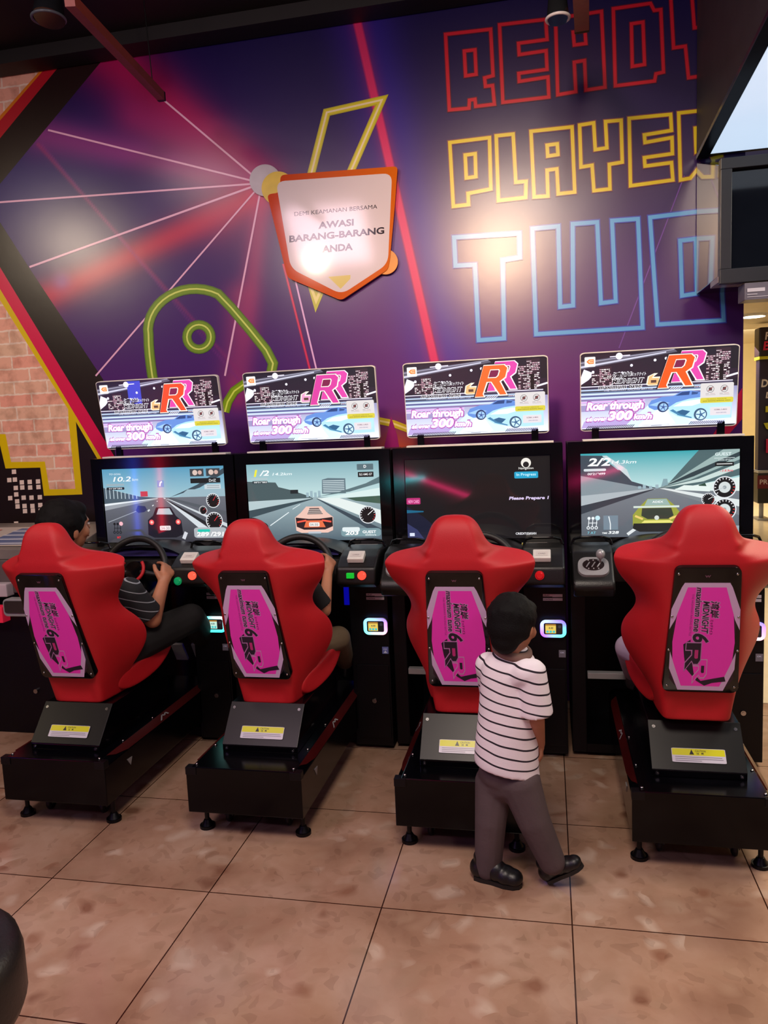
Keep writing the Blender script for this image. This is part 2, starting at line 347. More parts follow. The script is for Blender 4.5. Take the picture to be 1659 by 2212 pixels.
# mural wall: one printed wall; colours on a fine grid, crisp strokes on top
def seg_d(X, Y, a, b):
    ax, ay = a; bx, by = b; dx, dy = bx-ax, by-ay; t = np.clip(((X-ax)*dx+(Y-ay)*dy)/(dx*dx+dy*dy), 0, 1)
    return np.hypot(X-ax-t*dx, Y-ay-t*dy), t
def mural():
    x0, x1, z0, z1 = -3.6, .957, .0, 3.72; nx, nz = 420, 330
    gx, gz = np.meshgrid(np.linspace(x0, x1, nx), np.linspace(z0, z1, nz))
    R = np.array([[r2.x, r2.y, r2.z], [u2.x, u2.y, u2.z], [fw.x, fw.y, fw.z]])
    D = np.stack([gx, np.full_like(gx, WY), gz-H]); q = np.tensordot(R, D, 1)
    X = 829.5+F*q[0]/q[2]; Y = 1106-F*q[1]/q[2]          # design coordinates of the print
    g = lambda d, s: np.exp(-(d/s)**2)
    L_ = lambda c: np.array(c, float)[:, None, None]
    t = np.clip((Y-100)/800, 0, 1)[None]
    col = L_((22, 10, 78))*(1-t)+L_((88, 34, 120))*t
    def glow(m, c, k=1): nonlocal col; m = np.clip(m*k, 0, 1)[None]; col = col*(1-m)+L_(c)*m
    r = np.hypot(X-570, Y-395)
    glow(g(np.hypot(X-330, Y-400), 260), (58, 26, 130), .5)
    glow(g(np.hypot(X-60, Y-440), 130), (42, 30, 140), .5)
    glow(g(np.hypot(X-950, Y-620), 260), (120, 50, 135), .55)
    glow(g(np.hypot((X-1100)/2, Y-840), 150), (120, 45, 130), .6)
    glow(g(np.hypot(X-1560, Y-800), 130), (50, 20, 100), .6)
    d, s = seg_d(X, Y, (570, 395), (200, 90)); glow(g(d, 36+46*s), (198, 22, 92), .85)
    d, s = seg_d(X, Y, (570, 395), (300, 250)); glow(g(d, 60), (180, 36, 120), .7)
    d, s = seg_d(X, Y, (560, 395), (90, 290)); glow(g(d, 20+26*s), (170, 60, 150), .75*1)
    glow(g(np.hypot((X-470)/1.4, Y-350), 75), (170, 45, 130), .6)
    d, s = seg_d(X, Y, (540, 430), (80, 650)); glow(g(d, 32+4*s), (222, 36, 84), .85)
    glow(g(np.hypot((X-480)/1.2, Y-470), 70), (200, 40, 110), .5)
    d, s = seg_d(X, Y, (565, 430), (515, 860)); glow(g(d, 26), (212, 60, 120), .6)
    d, s = seg_d(X, Y, (515, 640), (505, 820)); glow(g(d, 34), (220, 80, 120), .5)
    # broad pink laser to the lower right, blue on both sides
    for a, b_, wd, cc, k in (((790, 0), (965, 760), 60, (60, 40, 200), .5), ((745, 60), (900, 760), 45, (70, 30, 160), .35)):
        d, s = seg_d(X, Y, a, b_); glow(g(d, wd), cc, k)
    d, s = seg_d(X, Y, (762, 0), (942, 790)); glow(g(d, 20), (170, 30, 120), .6)
    for a, b_, wd, cc, k in (((82, 312), (545, 835), 3.5, (185, 50, 120), .6), ((90, 312), (540, 850), 2, (160, 50, 150), .5)):
        d, s = seg_d(X, Y, a, b_); glow(g(d, wd), cc, k)
    glow(g(np.hypot((X-860)*.9, Y-985), 60), (235, 110, 50), .9)
    glow(g(np.hypot((X-1010)/3, Y-1010), 60), (150, 20, 60), .6)
    glow(g(np.hypot(X-133, Y-608), 20), (150, 110, 200), .6)
    for x, y, rr in ((430, 720, 130), (560, 800, 80)): glow(g(np.hypot(X-x, Y-y), rr), (70, 24, 120), .35)
    # glow halos round the neon words
    for (cx, cy, sx, sy, cc, k) in ((1240, 120, 300, 90, (60, 8, 60), .35), (1240, 350, 300, 80, (92, 40, 80), .35), (1270, 600, 300, 130, (92, 50, 130), .4)):
        glow(g(np.hypot((X-cx)/sx, (Y-cy)/sy), 1), cc, k)
    col = np.clip(col, 0, 255)/255; c = np.where(col <= .04045, col/12.92, ((col+.055)/1.055)**2.4)
    v = np.stack([gx, np.full_like(gx, WY), gz], -1).reshape(-1, 3)
    i = np.arange((nz-1)*nx).reshape(nz-1, nx)[:, :-1].ravel(); f = np.stack([i, i+1, i+nx+1, i+nx], -1)
    a = Art(fn=lambda px, py: at(px, py, WY), dz=.00003); a.v = [tuple(p) for p in v.tolist()]; a.f = f.tolist()
    cc = np.concatenate([c.reshape(3, -1).T, np.ones((nx*nz, 1))], 1); a.c = [tuple(x) for x in cc.tolist()]; a.m = [0]*len(a.f)
    a.z = .0002
    K = lambda pts: [(860+x/2.0764, y/2.0764) for x, y in pts]
    # bands of the giant X on the left
    BL = (26, 14, 14); PK = (226, 24, 84); YE = (232, 202, 8)
    a.poly([(-60, 60), (236, 60), (236, 112), (-60, 470)], (34, 12, 14))
    a.poly([(-60, 60), (196, 60), (150, 116), (-60, 372)], (190, 22, 44))
    a.poly([(-60, 60), (166, 60), (124, 117), (-60, 330)], (228, 130, 30))
    a.poly([(-60, 60), (160, 60), (117, 118), (-60, 318)], (255, 255, 255), mi=1)
    a.poly([(-60, 380), (0, 480), (62, 577), (223, 820), (252, 1000), (252, 2000), (-60, 2000)], (34, 24, 24))
    a.poly([(-60, 480), (0, 577), (252, 994), (221, 994), (0, 627), (-60, 525)], PK)
    a.poly([(-60, 520), (0, 624), (221, 994), (212, 994), (164, 911), (178, 1068), (95, 1071), (87, 1010), (12, 1012), (-2, 952), (-60, 952)], YE)
    a.poly([(-60, 545), (0, 648), (147, 884), (148, 906), (163, 1056), (107, 1057), (97, 997), (24, 998), (12, 938), (-60, 936)], (255, 255, 255), mi=1)
    for x, y in ((30, 1019), (20, 1037), (32, 1036), (47, 1042), (64, 1041), (82, 1040), (34, 1054), (48, 1053), (65, 1053), (83, 1052), (35, 1068), (22, 1076), (51, 1075), (68, 1075), (86, 1074), (37, 1083), (38, 1094), (53, 1093), (70, 1093), (87, 1091), (54, 1104), (71, 1103), (35, 1131), (52, 1140), (88, 1103)):
        a.poly([(x-4.6, y-4.4), (x+4.6, y-5), (x+5.2, y+4.4), (x-4.2, y+5)], (246, 226, 214))
    for wd, c in ((21, (150, 32, 116)), (17.5, (190, 38, 112)), (14, (222, 44, 112))): a.line([(761, 0), (943, 800)], wd, c)
    a.line([(612, 570), (670, 800)], 6, (150, 34, 92)); a.line([(612, 570), (670, 800)], 3, (226, 48, 100))
    # white laser lines from the hub
    for p, wd in (((350, 213), 4), ((104, 281), 4), ((0, 437), 4), ((64, 577), 4.5), ((207, 812), 3.6), ((486, 812), 4)):
        a.line([(566, 396), p], wd, (246, 190, 226))
    a.line([(637, 600), (690, 825)], 3.6, (236, 186, 240)); a.line([(1478, 380), (1337, 752)], 2.2, (120, 70, 180))
    # lightning bolt
    bolt = [(660, 425), (706, 243), (825, 216), (745, 400)]
    a.line(bolt, 17, (196, 190, 40)); a.line(bolt, 12, (222, 214, 40)); a.line(bolt, 4, (250, 236, 190))
    a.line([(668, 600), (683, 653), (705, 600)], 15, (196, 196, 50)); a.line([(668, 610), (683, 650), (700, 610)], 6, (236, 226, 140))
    # green arch of tube light with one ring (plain shapes)
    arch = [(333, 830)]
    arch += [(333-8*math.sin(i/4*math.pi/2)-4, 810-22*i) for i in range(5)]
    arch += [(422+102*math.cos(math.radians(t)), 714-90*math.sin(math.radians(t))) for t in range(178, 52, -9)]
    arch += [(500, 665), (540, 712), (575, 756), (590, 785), (586, 806)]
    for wd, c in ((22, (96, 132, 40)), (17, (124, 162, 44)), (3.6, (224, 240, 120))): a.line(arch, wd, c)
    def ring(x, y, r_, rr, c):
        a.line([(x+r_*math.cos(math.radians(t)), y+r_*1.02*math.sin(math.radians(t))) for t in range(0, 360, 15)], rr, c, closed=True)
    for wd, c in ((20, (96, 132, 40)), (15, (124, 162, 44)), (3.4, (224, 240, 120))): ring(430, 728, 26, wd, c)
    for wd, c in ((20, (110, 150, 20)), (15, (140, 178, 20)), (3.4, (230, 250, 100))): a.line([(486, 890), (492, 868), (506, 845), (530, 828), (560, 822)], wd, c)
    a.line([(800, 905), (850, 915), (884, 928)], 15, (214, 190, 40)); a.line([(800, 905), (850, 915), (884, 928)], 4, (250, 230, 150))
    a.poly([(1603, 838), (1603, 905), (1530, 990), (1508, 990)], (214, 22, 74)); a.poly([(1520, 915), (1585, 909), (1585, 916), (1520, 922)], (220, 60, 140))
    a.poly([(845, 900), (858, 940), (870, 1010), (820, 1010)], (160, 30, 120))
    # READY / PLAYER / TWO
    def neon(paths, c1, c2, wd, cv=K):
        for p in paths: a.line(cv(p), wd*1.55, c2, closed=True)
        for p in paths: a.line(cv(p), wd, c1, closed=True)
    neon([[(213, 155), (415, 132), (426, 340), (388, 350), (392, 388), (424, 384), (432, 468), (348, 478), (345, 446), (320, 450), (318, 486), (230, 494)], [(297, 230), (345, 224), (350, 334), (303, 341)],
          [(455, 112), (662, 88), (668, 178), (540, 195), (543, 246), (664, 228), (668, 312), (541, 330), (543, 366), (672, 346), (676, 436), (470, 460)],
          [(706, 84), (912, 52), (928, 392), (842, 405), (836, 272), (790, 280), (797, 412), (716, 426)], [(785, 145), (838, 139), (842, 196), (790, 203)],
          [(965, 40), (1132, 16), (1148, 48), (1178, 44), (1190, 324), (1156, 332), (1150, 364), (974, 386)], [(1046, 108), (1098, 100), (1105, 290), (1050, 299)],
          [(1222, -20), (1235, 216), (1288, 208), (1302, 350), (1402, 336), (1392, 194), (1450, 186), (1440, -50), (1380, -40), (1385, 118), (1328, 126), (1316, -35)]], (204, 14, 46), (96, 6, 44), 7)
    neon([[(232, 640), (410, 618), (416, 848), (314, 868), (316, 918), (248, 926)], [(301, 696), (346, 690), (349, 793), (306, 799)],
          [(440, 610), (516, 602), (528, 818), (574, 814), (572, 886), (450, 900)],
          [(596, 590), (780, 570), (792, 862), (718, 870), (712, 758), (668, 764), (672, 880), (610, 884)], [(668, 652), (714, 646), (717, 694), (671, 701)],
          [(814, 562), (877, 552), (884, 672), (936, 664), (930, 546), (1000, 540), (1005, 728), (947, 738), (950, 848), (878, 856), (870, 742), (820, 750)],
          [(1036, 532), (1222, 514), (1226, 586), (1104, 606), (1107, 640), (1228, 618), (1230, 690), (1104, 708), (1107, 746), (1226, 730), (1232, 808), (1042, 834)],
          [(1258, 508), (1440, 488), (1450, 700), (1410, 712), (1440, 790), (1370, 798), (1350, 750), (1310, 800), (1266, 808)], [(1332, 576), (1380, 570), (1384, 650), (1336, 680)]], (226, 206, 10), (126, 62, 70), 7.5)
    I = lambda p: p
    neon([[(981, 513), (1122, 504), (1123, 556), (1086, 562), (1089, 731), (1034, 735), (1026, 572), (984, 574)],
          [(1150, 494), (1206, 489), (1210, 663), (1238, 660), (1237, 484), (1290, 480), (1298, 655), (1330, 651), (1322, 477), (1378, 473), (1388, 708), (1158, 722)],
          [(1404, 470), (1550, 452), (1563, 692), (1420, 701)], [(1469, 520), (1503, 516), (1505, 634), (1473, 639)]], (96, 176, 244), (58, 66, 190), 8.5, I)
    o = a.build('wall_back', [M['mural'], M['brick']]); struct(o)
mural()
bm = bmesh.new(); box(bm, -3.6, .957, WY+.001, WY+.12, 0, 3.72); o = struct(obj('wall_back_core', bm, mat('painted_wall_edge', (30, 22, 50), .6))); o.name = 'wall_rear'
# corridor beyond the mural wall
cream = mat('cream_corridor_wall', (236, 214, 160), .55, var=.02)
bm = bmesh.new(); box(bm, -6, 6, 15.0, 15.1, 0, 2.7); struct(obj('wall_far', bm, cream))
bm = bmesh.new(); box(bm, .957, 6, 4.32, 15.0, 2.64, 2.70); struct(obj('ceiling_corridor', bm, mat('cream_corridor_ceiling', (236, 222, 192), .6, var=.03)))
bm = bmesh.new(); box(bm, 5.9, 6, 2, 15.0, 0, 3.2); struct(obj('wall_right', bm, cream))
bm = bmesh.new(); box(bm, .957, 6, 4.25, 15.0, .0, .004); struct(obj('floor_corridor', bm, mat('cream_corridor_tiles', (228, 210, 182), .2, var=.03)))
t = thing('corridor_downlight', 'round bright downlight in cream corridor ceiling at right edge', 'ceiling light', tuple(at(1627, 679, 2.64, 2)))
bm = bmesh.new(); cyl(bm, (0, 0, -.03), (0, 0, 0), .14, .17, 28); obj('rim', bm, M['white'], t)
bm = bmesh.new(); cyl(bm, (0, 0, -.034), (0, 0, -.031), .13, .13, 28); obj('lens', bm, mat('lit_lens', (255, 250, 235), .4, emit=(255, 244, 220), es=9), t)
# ------------------------------------------------------------------ artwork
def marquee_art(var):
    a = Art(.67, .352, .00003); rr = random.Random(3)
    for i in range(14):      # night gradient base inside rounded outline
        pass
    a.poly([(x, y) for x, y in rrect(0, 1, 0, 1, .03)], (26, 20, 34))
    a.rect(.0, .60, 1, .97, [(40, 26, 44), (30, 26, 40)]); a.rect(.0, .02, 1, .50, [(226, 232, 252), (140, 138, 178)])
    a.poly([(0, .9), (0, .80), (.62, .96), (.60, 1)], (86, 84, 100)); a.poly([(0, .84), (0, .815), (.55, .955), (.55, .97)], (196, 196, 214)); a.poly([(0, .885), (0, .875), (.60, .985), (.60, .993)], (160, 158, 178))
    a.poly([(0, .70), (0, .60), (.05, .66), (.09, .74), (.02, .80)], (224, 222, 236))
    if var == 1: a.poly([(.25, .66), (.26, .99), (.37, .99), (.36, .66)], (60, 70, 190))
    a.circ(.25, .945, .022, (252, 240, 255)); a.line([(.19, .942), (.32, .95)], .006, (240, 230, 255))
    for x, y in ((.48, .87), (.55, .885), (.33, .82), (.08, .76), (.27, .73)): a.circ(x, y, .009, (236, 232, 250))
    # building lights
    for bx, by, bw, bh in ((.07, .60, .05, .14), (.12, .56, .08, .26), (.20, .6, .03, .12), (.80, .50, .07, .40), (.86, .50, .09, .48), (.73, .50, .07, .16)):
        a.rect(bx, by, bx+bw, by+bh, (52, 34, 46))
        n = int(bh/.022)
        for r in range(n):
            x = bx+.003
            while x < bx+bw-.008:
                l = rr.uniform(.005, .02)
                if rr.random() < .75: a.rect(x, by+r*.022, min(x+l, bx+bw), by+r*.022+.011, rr.choice([(236, 214, 220), (214, 170, 186), (255, 244, 244)]), step=.02)
                x += l+.004
    a.rect(.885, .5, .91, .78, (24, 16, 22)); a.line([(.93, .62), (1, .655)], .012, (236, 232, 244)); a.rect(.955, .72, .998, .97, (26, 22, 32))
    # streaks of speed
    for y, h_, c in ((.565, .012, (220, 214, 236)), (.545, .014, (60, 54, 84)), (.515, .022, (170, 188, 214)), (.485, .018, (90, 106, 140)), (.465, .018, (200, 222, 244)), (.44, .016, (70, 80, 130)), (.415, .020, (196, 214, 246)), (.39, .014, (120, 90, 150)), (.36, .02, (214, 170, 226)), (.335, .012, (244, 206, 244)), (.31, .016, (120, 100, 150))):
        a.rect(0, y, .97 if y > .37 else .42, y+h_, c)
    a.rect(.0, .25, .42, .33, (150, 140, 184)); a.poly([(.02, .12), (.30, .14), (.62, .22), (.64, .07), (.0, .03)], (176, 156, 210))
    a.poly([(.30, .06), (.44, .30), (.56, .31), (.66, .14), (.74, .04), (.36, .02)], (206, 234, 250)); a.poly([(.38, .05), (.5, .24), (.56, .22), (.62, .05)], (232, 250, 255))
    # far blue car
    a.poly([(.44, .30), (.46, .36), (.53, .40), (.60, .405), (.65, .455), (.71, .465), (.77, .44), (.80, .39), (.79, .33), (.62, .24), (.48, .235), (.445, .27)], (96, 136, 206))
    a.poly([(.445, .30), (.52, .345), (.58, .32), (.50, .28)], (150, 190, 236)); a.poly([(.615, .405), (.655, .45), (.705, .455), (.70, .41)], (40, 66, 120)); a.poly([(.715, .41), (.718, .452), (.76, .435), (.75, .415)], (50, 76, 130))
    a.circ(.535, .27, .036, (36, 54, 96)); a.circ(.538, .268, .026, (150, 190, 230)); a.circ(.538, .268, .009, (50, 70, 120))
    for k in range(5):
        b = math.radians(k*72+10); a.line([(.538, .268), (.538+.024*math.cos(b), .268+.045*math.sin(b))], .005, (60, 90, 150), step=.05)
    # near pale car
    a.poly([(.57, .26), (.62, .32), (.70, .36), (.80, .38), (.90, .37), (.97, .30), (.97, .10), (.84, .09), (.72, .105), (.63, .14), (.58, .20)], (170, 214, 240))
    a.poly([(.60, .27), (.66, .325), (.76, .35), (.84, .33), (.72, .27)], (232, 248, 255)); a.poly([(.62, .20), (.66, .225), (.71, .20), (.68, .15), (.63, .155)], (40, 90, 130)); a.poly([(.58, .22), (.64, .15), (.72, .11), (.72, .125), (.65, .165), (.60, .235)], (60, 120, 160))
    a.circ(.775, .155, .042, (50, 80, 110)); a.circ(.778, .152, .032, (190, 222, 240)); a.circ(.778, .152, .010, (40, 60, 90))
    for k in range(5):
        b = math.radians(k*72+30); a.line([(.778, .152), (.778+.03*math.cos(b), .152+.056*math.sin(b))], .007, (60, 100, 140), step=.05)
    # hatch bars along the bottom
    for i in range(26): a.poly([(.03+i*.012, .02), (.037+i*.012, .02), (.055+i*.012, .06), (.048+i*.012, .06)], (70, 66, 90), step=.02)
    for i in range(18): a.poly([(.70+i*.012, .03), (.707+i*.012, .03), (.725+i*.012, .07), (.718+i*.012, .07)], (90, 86, 120), step=.02)
    a.rect(.38, .025, .60, .05, (236, 244, 252)); a.rect(.46, .03, .53, .036, (90, 90, 120)); a.rect(.40, .04, .58, .044, (120, 120, 150))
    # title
    W_, K_ = (240, 238, 246), (20, 18, 26)
    for t_, x, y, h_, wd, sh, bd in (('湾岸', .205, .655, .085, .125, .2, .02), ('ミッドナイト', .335, .69, .032, .085, .2, .0), ('MIDNIGHT', .205, .60, .054, .205, .25, .015), ('maximum tune', .115, .532, .052, .280, .25, .02)):
        a.text(t_, x-.003, y-.007, h_+.014, W_, bd+.035, sh, wd+.007); a.text(t_, x, y, h_, K_, bd, sh, wd)
    a.text('THE HIGHWAY RACING BATTLE', .15, .505, .018, (214, 206, 226), 0, .2, .32)
    a.poly([(.425, .565), (.435, .67), (.475, .705), (.50, .705), (.47, .66), (.52, .66), (.515, .575), (.50, .55), (.44, .55)], (246, 236, 216)); a.poly([(.433, .57), (.442, .665), (.475, .695), (.462, .645), (.508, .645), (.505, .58), (.495, .56), (.445, .56)], (222, 178, 120) if var != 2 else (220, 150, 190)); a.rect(.455, .585, .49, .62, (90, 60, 50))
    # double R
    def bigR(x, y, s, c, edge):
        P = lambda L: [(x+p[0]*s, y+p[1]*s*1.9) for p in L]
        o = [(0, 0), (.17, .74), (.55, .74), (.62, .66), (.60, .44), (.50, .34), (.68, 0), (.52, 0), (.33, .34), (.28, .34), (.24, .06), (.20, 0)]
        o = [(0, 0), (.24, .76), (.74, .76), (.82, .68), (.76, .46), (.62, .36), (.78, .03), (.62, .03), (.42, .36), (.30, .36), (.19, .06), (.22, 0)]
        a.line(P(o), .018, (24, 14, 26), closed=True); a.poly(P([(-.01, -.02), (.24, .78), (.76, .78), (.85, .69), (.79, .44), (.66, .35), (.82, .0), (.60, .0), (.40, .34), (.33, .34), (.22, .06), (.26, -.02)]), edge); a.poly(P(o), c)
        a.poly(P([(.33, .45), (.40, .66), (.62, .66), (.64, .62), (.60, .50), (.54, .45)]), edge); a.poly(P([(.35, .47), (.41, .64), (.60, .64), (.61, .61), (.575, .51), (.53, .47)]), (120, 30, 70))
    c1 = [(224, 72, 34), (206, 60, 150), (230, 100, 40), (222, 84, 26)][var-1] if var else (220, 80, 30)
    bigR(.585, .585, .26, (214, 66, 160), (250, 226, 240)); bigR(.50, .515, .28, c1, (250, 232, 220))
    for i in range(5): a.line([(.56+i*.016, .47), (.60+i*.016, .525)], .004, (230, 226, 240), step=.05)
    # slogan
    for t_, x, y, h_, wd in (('Roar through', .035, .235, .135, .375), ('at over', .035, .12, .055, .135), ('300', .175, .12, .125, .165), ('km/h', .345, .125, .075, .12)):
        a.text(t_, x-.006, y-.014, h_+.03, (150, 60, 150), .075, .2, wd+.014); a.text(t_, x-.002, y-.005, h_+.010, (222, 140, 214), .07, .2, wd+.006); a.text(t_, x, y, h_, (252, 240, 250), .04, .2, wd)
    # maker's badge
    a.poly(rrect(.025, .095, .83, .955, .008), (244, 240, 236)); a.poly([(.036, .895), (.052, .925), (.085, .925), (.085, .865), (.052, .865)], (230, 120, 50)); a.poly([(.048, .895), (.058, .912), (.08, .912), (.08, .878), (.058, .878)], (244, 200, 150)); a.rect(.058, .89, .08, .9, (220, 90, 40))
    return a
def notice_art():
    a = Art(.138, .088, .00004); a.poly(rrect(0, 1, 0, 1, .06), (242, 236, 236)); a.poly(rrect(0, 1, 0, .27, .06), (236, 222, 70))
    for x in (.30, .72):
        a.circ(x, .70, .115, (120, 116, 120)); a.circ(x, .70, .10, (240, 236, 236)); a.rect(x-.05, .62, x+.05, .78, (90, 80, 84)); a.line([(x-.07, .6), (x+.07, .8)], .02, (170, 60, 60))
    for x in (.16, .58): a.rect(x, .46, x+.1, .475, (90, 80, 84)); a.rect(x+.14, .46, x+.28, .475, (190, 120, 130)); a.rect(x, .40, x+.3, .412, (150, 140, 146))
    a.text('DILARANG MEROKOK', .2, .16, .06, (150, 140, 40), 0, 0, .6); a.text('JAGA BARANG-BARANG ANDA', .08, .06, .07, (90, 84, 30), .01, 0, .84)
    return a
def notice2_art():
    a = Art(.085, .036, .00004); a.poly(rrect(0, 1, 0, 1, .06), (248, 240, 246)); a.text('NORMAL 3x MAIN', .2, .58, .2, (150, 110, 130), .01, 0, .62); a.text('(NON REFUND)', .3, .2, .16, (120, 120, 170), .01, 0, .5); return a
def dial(a, x, y, r, needle=60, face=(14, 14, 18), rim=(222, 226, 230), centre=None, nc=(230, 40, 50)):
    a.circ(x, y, r*1.0, rim); a.circ(x, y, r*.9, face)
    for k in range(14):
        b = math.radians(220-k*20); kk = a.W/a.H
        a.line([(x+r*.72*math.cos(b), y+r*.72*kk*math.sin(b)), (x+r*.86*math.cos(b), y+r*.86*kk*math.sin(b))], r*.07, (240, 240, 244) if k < 11 else (240, 60, 60), step=.05)
    if centre: a.circ(x, y, r*.5, centre); a.circ(x, y, r*.16, (150, 160, 165))
    b = math.radians(needle); a.line([(x, y), (x+r*.7*math.cos(b), y+r*.7*a.W/a.H*math.sin(b))], r*.07, nc)
def gearbox(a, x, y, c=(230, 236, 240), knob=(190, 225, 235)):
    for i in range(3): a.line([(x+i*.026, y), (x+.006+i*.026, y+.115)], .0045, c); a.circ(x+i*.026, y, .011, c); a.circ(x+i*.026, y, .0055, (60, 70, 80)); a.circ(x+.006+i*.026, y+.115, .010, c)
    a.line([(x, y+.058), (x+.06, y+.058)], .0045, c); a.circ(x+.062, y+.118, .016, knob)
SW, SHH = .682, .388
def screen_art(k):
    a = Art(SW, SHH, .00003)
    if k == 1:
        a.rect(0, .55, 1, 1, [(160, 196, 206), (84, 150, 182)]); a.rect(0, 0, 1, .60, [(52, 52, 62), (104, 108, 118)])
        a.poly([(0, .52), (0, .75), (.30, .62), (.45, .60), (.45, .585)], (72, 88, 100))
        for i in range(9): a.line([(.02+i*.032, .60-.001*i), (.02+i*.032, .75-.014*i)], .006, (190, 206, 214), step=.1)
        a.poly([(0, .50), (0, .53), (.45, .595), (.45, .585)], (226, 232, 236)); a.poly([(0, .44), (0, .50), (.45, .59), (.45, .58)], (150, 156, 164))
        a.poly([(.55, .60), (.80, .72), (1, .90), (1, .97), (.78, .76), (.64, .66)], (58, 74, 86)); a.poly([(.62, .60), (.70, .70), (.86, .70), (1, .70), (1, .60)], (150, 178, 190))
        a.poly([(.50, .595), (.56, .595), (1, .40), (1, .34)], (82, 88, 96)); a.poly([(.495, .595), (.51, .595), (.95, .06), (.84, .08)], (206, 214, 220)); a.poly([(.505, .58), (.515, .58), (1, .10), (.96, .07)], (30, 32, 38)); a.poly([(.525, .585), (.535, .585), (1, .24), (1, .19)], (200, 208, 214))
        for i, (x, y) in enumerate(((.44, .55), (.40, .49), (.62, .20), (.36, .42))): a.line([(x, y), (x+(.52-x)*.10, y+(.6-y)*.12)], .006+.002*i, (212, 216, 220))
        a.line([(.64, .04), (.665, .13)], .028, (206, 208, 216)); a.line([(.02, .28), (.34, .47)], .006, (150, 156, 166))
        a.poly([(.31, .62), (.31, .69), (.37, .69), (.37, .62)], (196, 60, 70)); a.poly([(.26, .43), (.28, .50), (.34, .49), (.355, .44), (.33, .41), (.28, .40)], (44, 46, 84))
        a.poly([(.455, .74), (.455, .83), (.51, .83), (.51, .74)], (80, 150, 206)); a.line([(.475, .755), (.482, .80), (.495, .815)], .01, (255, 255, 255))
        a.poly([(.35, .10), (.355, .30), (.40, .36), (.43, .47), (.55, .47), (.59, .35), (.63, .29), (.64, .10), (.58, .06), (.40, .06)], (16, 16, 30)); a.poly([(.43, .375), (.45, .455), (.54, .455), (.565, .37)], (170, 188, 196)); a.circ(.385, .27, .020, (255, 90, 90)); a.circ(.605, .27, .020, (255, 90, 90)); a.circ(.385, .27, .01, (255, 200, 190)); a.circ(.605, .27, .01, (255, 200, 190)); a.poly(rrect(.45, .54, .16, .22, .01), (232, 224, 226)); a.text('34-30', .46, .17, .035, (120, 120, 130), 0, 0, .07)
        dial(a, .90, .545, .055, 55); dial(a, .815, .42, .033, 40); dial(a, .90, .275, .068, 50); gearbox(a, .065, .14, (20, 20, 26), (240, 180, 190)); a.text('MT', .085, .055, .03, (220, 50, 60), .02)
        a.poly(rrect(.73, .99, .05, .19, .03), (170, 176, 182)); a.poly(rrect(.76, .86, .13, .165, .01), (20, 190, 170)); a.text('289', .75, .07, .06, (250, 250, 250), .03, .1, .1); a.text('/291', .86, .07, .06, (240, 240, 240), .03, .1, .11)
        a.text('TO GOAL', .06, .92, .022, (236, 240, 244), 0, .2, .1); a.text('10.2', .09, .83, .065, (244, 246, 248), .01, .2, .15); a.text('km', .25, .835, .035, (230, 236, 240), 0, .2, .05); a.poly(rrect(.03, .18, .72, .755, .008), (30, 36, 44)); a.rect(.03, .775, .18, .80, (150, 170, 180)); a.text("01'29\"583", .05, .728, .02, (236, 236, 240), .01, 0, .11)
        for x in (.73, .86): a.rect(x, .87, x+.11, .97, (60, 64, 70)); a.circ(x+.04, .92, .02, (214, 190, 180)); a.circ(x+.08, .92, .016, (206, 170, 160))
        a.rect(.73, .78, .97, .845, (22, 24, 28)); a.text('DriZ', .88, .795, .035, (230, 232, 236), .01); a.rect(.84, .70, .97, .76, (196, 206, 212)); a.rect(.86, .715, .96, .722, (120, 130, 140)); a.rect(.86, .74, .96, .747, (120, 130, 140))
    elif k == 2:
        a.rect(0, .5, 1, 1, [(196, 222, 222), (126, 170, 180)]); a.rect(0, 0, 1, .56, [(78, 96, 108), (150, 172, 178)])
        a.poly([(0, .40), (0, .78), (.22, .76), (.24, .70), (.33, .66), (.48, .57), (.5, .54)], (70, 88, 92)); a.poly([(.33, .61), (.33, .66), (.39, .66), (.39, .61)], (30, 36, 40)); a.poly([(0, .39), (0, .52), (.48, .55), (.5, .54)], (176, 196, 200)); a.poly([(0, .30), (0, .40), (.5, .545), (.5, .535)], (56, 74, 82))
        a.poly([(.57, .60), (.575, .78), (.62, .80), (.75, .79), (.75, .60)], (96, 116, 126))
        for i in range(7): a.rect(.58, .62+i*.023, .74, .63+i*.023, (196, 212, 216), step=.1)
        for i, x in enumerate((.45, .48, .51, .54)): a.rect(x, .56, x+.02, .62+.02*(i % 2), (150, 176, 186))
        a.poly([(.52, .56), (.78, .62), (1, .72), (1, .80), (.9, .72), (.7, .62)], (88, 112, 118)); a.poly([(.55, .54), (1, .66), (1, .56), (.7, .54)], (210, 230, 228)); a.poly([(.75, .54), (1, .56), (1, .46), (.82, .50)], (60, 90, 76)); a.poly([(.53, .545), (.7, .54), (1, .38), (1, .20)], (222, 232, 230)); a.poly([(.525, .54), (.535, .54), (1, .14), (.98, .06)], (56, 70, 82))
        a.line([(.16, .2), (.31, .37)], .006, (226, 236, 238)); a.line([(.34, .41), (.40, .47)], .004, (226, 236, 238))
        a.poly([(.36, .13), (.355, .30), (.40, .36), (.445, .44), (.56, .44), (.60, .36), (.645, .30), (.64, .13), (.60, .10), (.40, .10)], (232, 190, 176)); a.poly([(.45, .34), (.47, .42), (.54, .42), (.57, .34)], (96, 80, 80))
        for i in range(3): a.line([(.455, .355+i*.022), (.565, .355+i*.022)], .004, (226, 214, 206), step=.2)
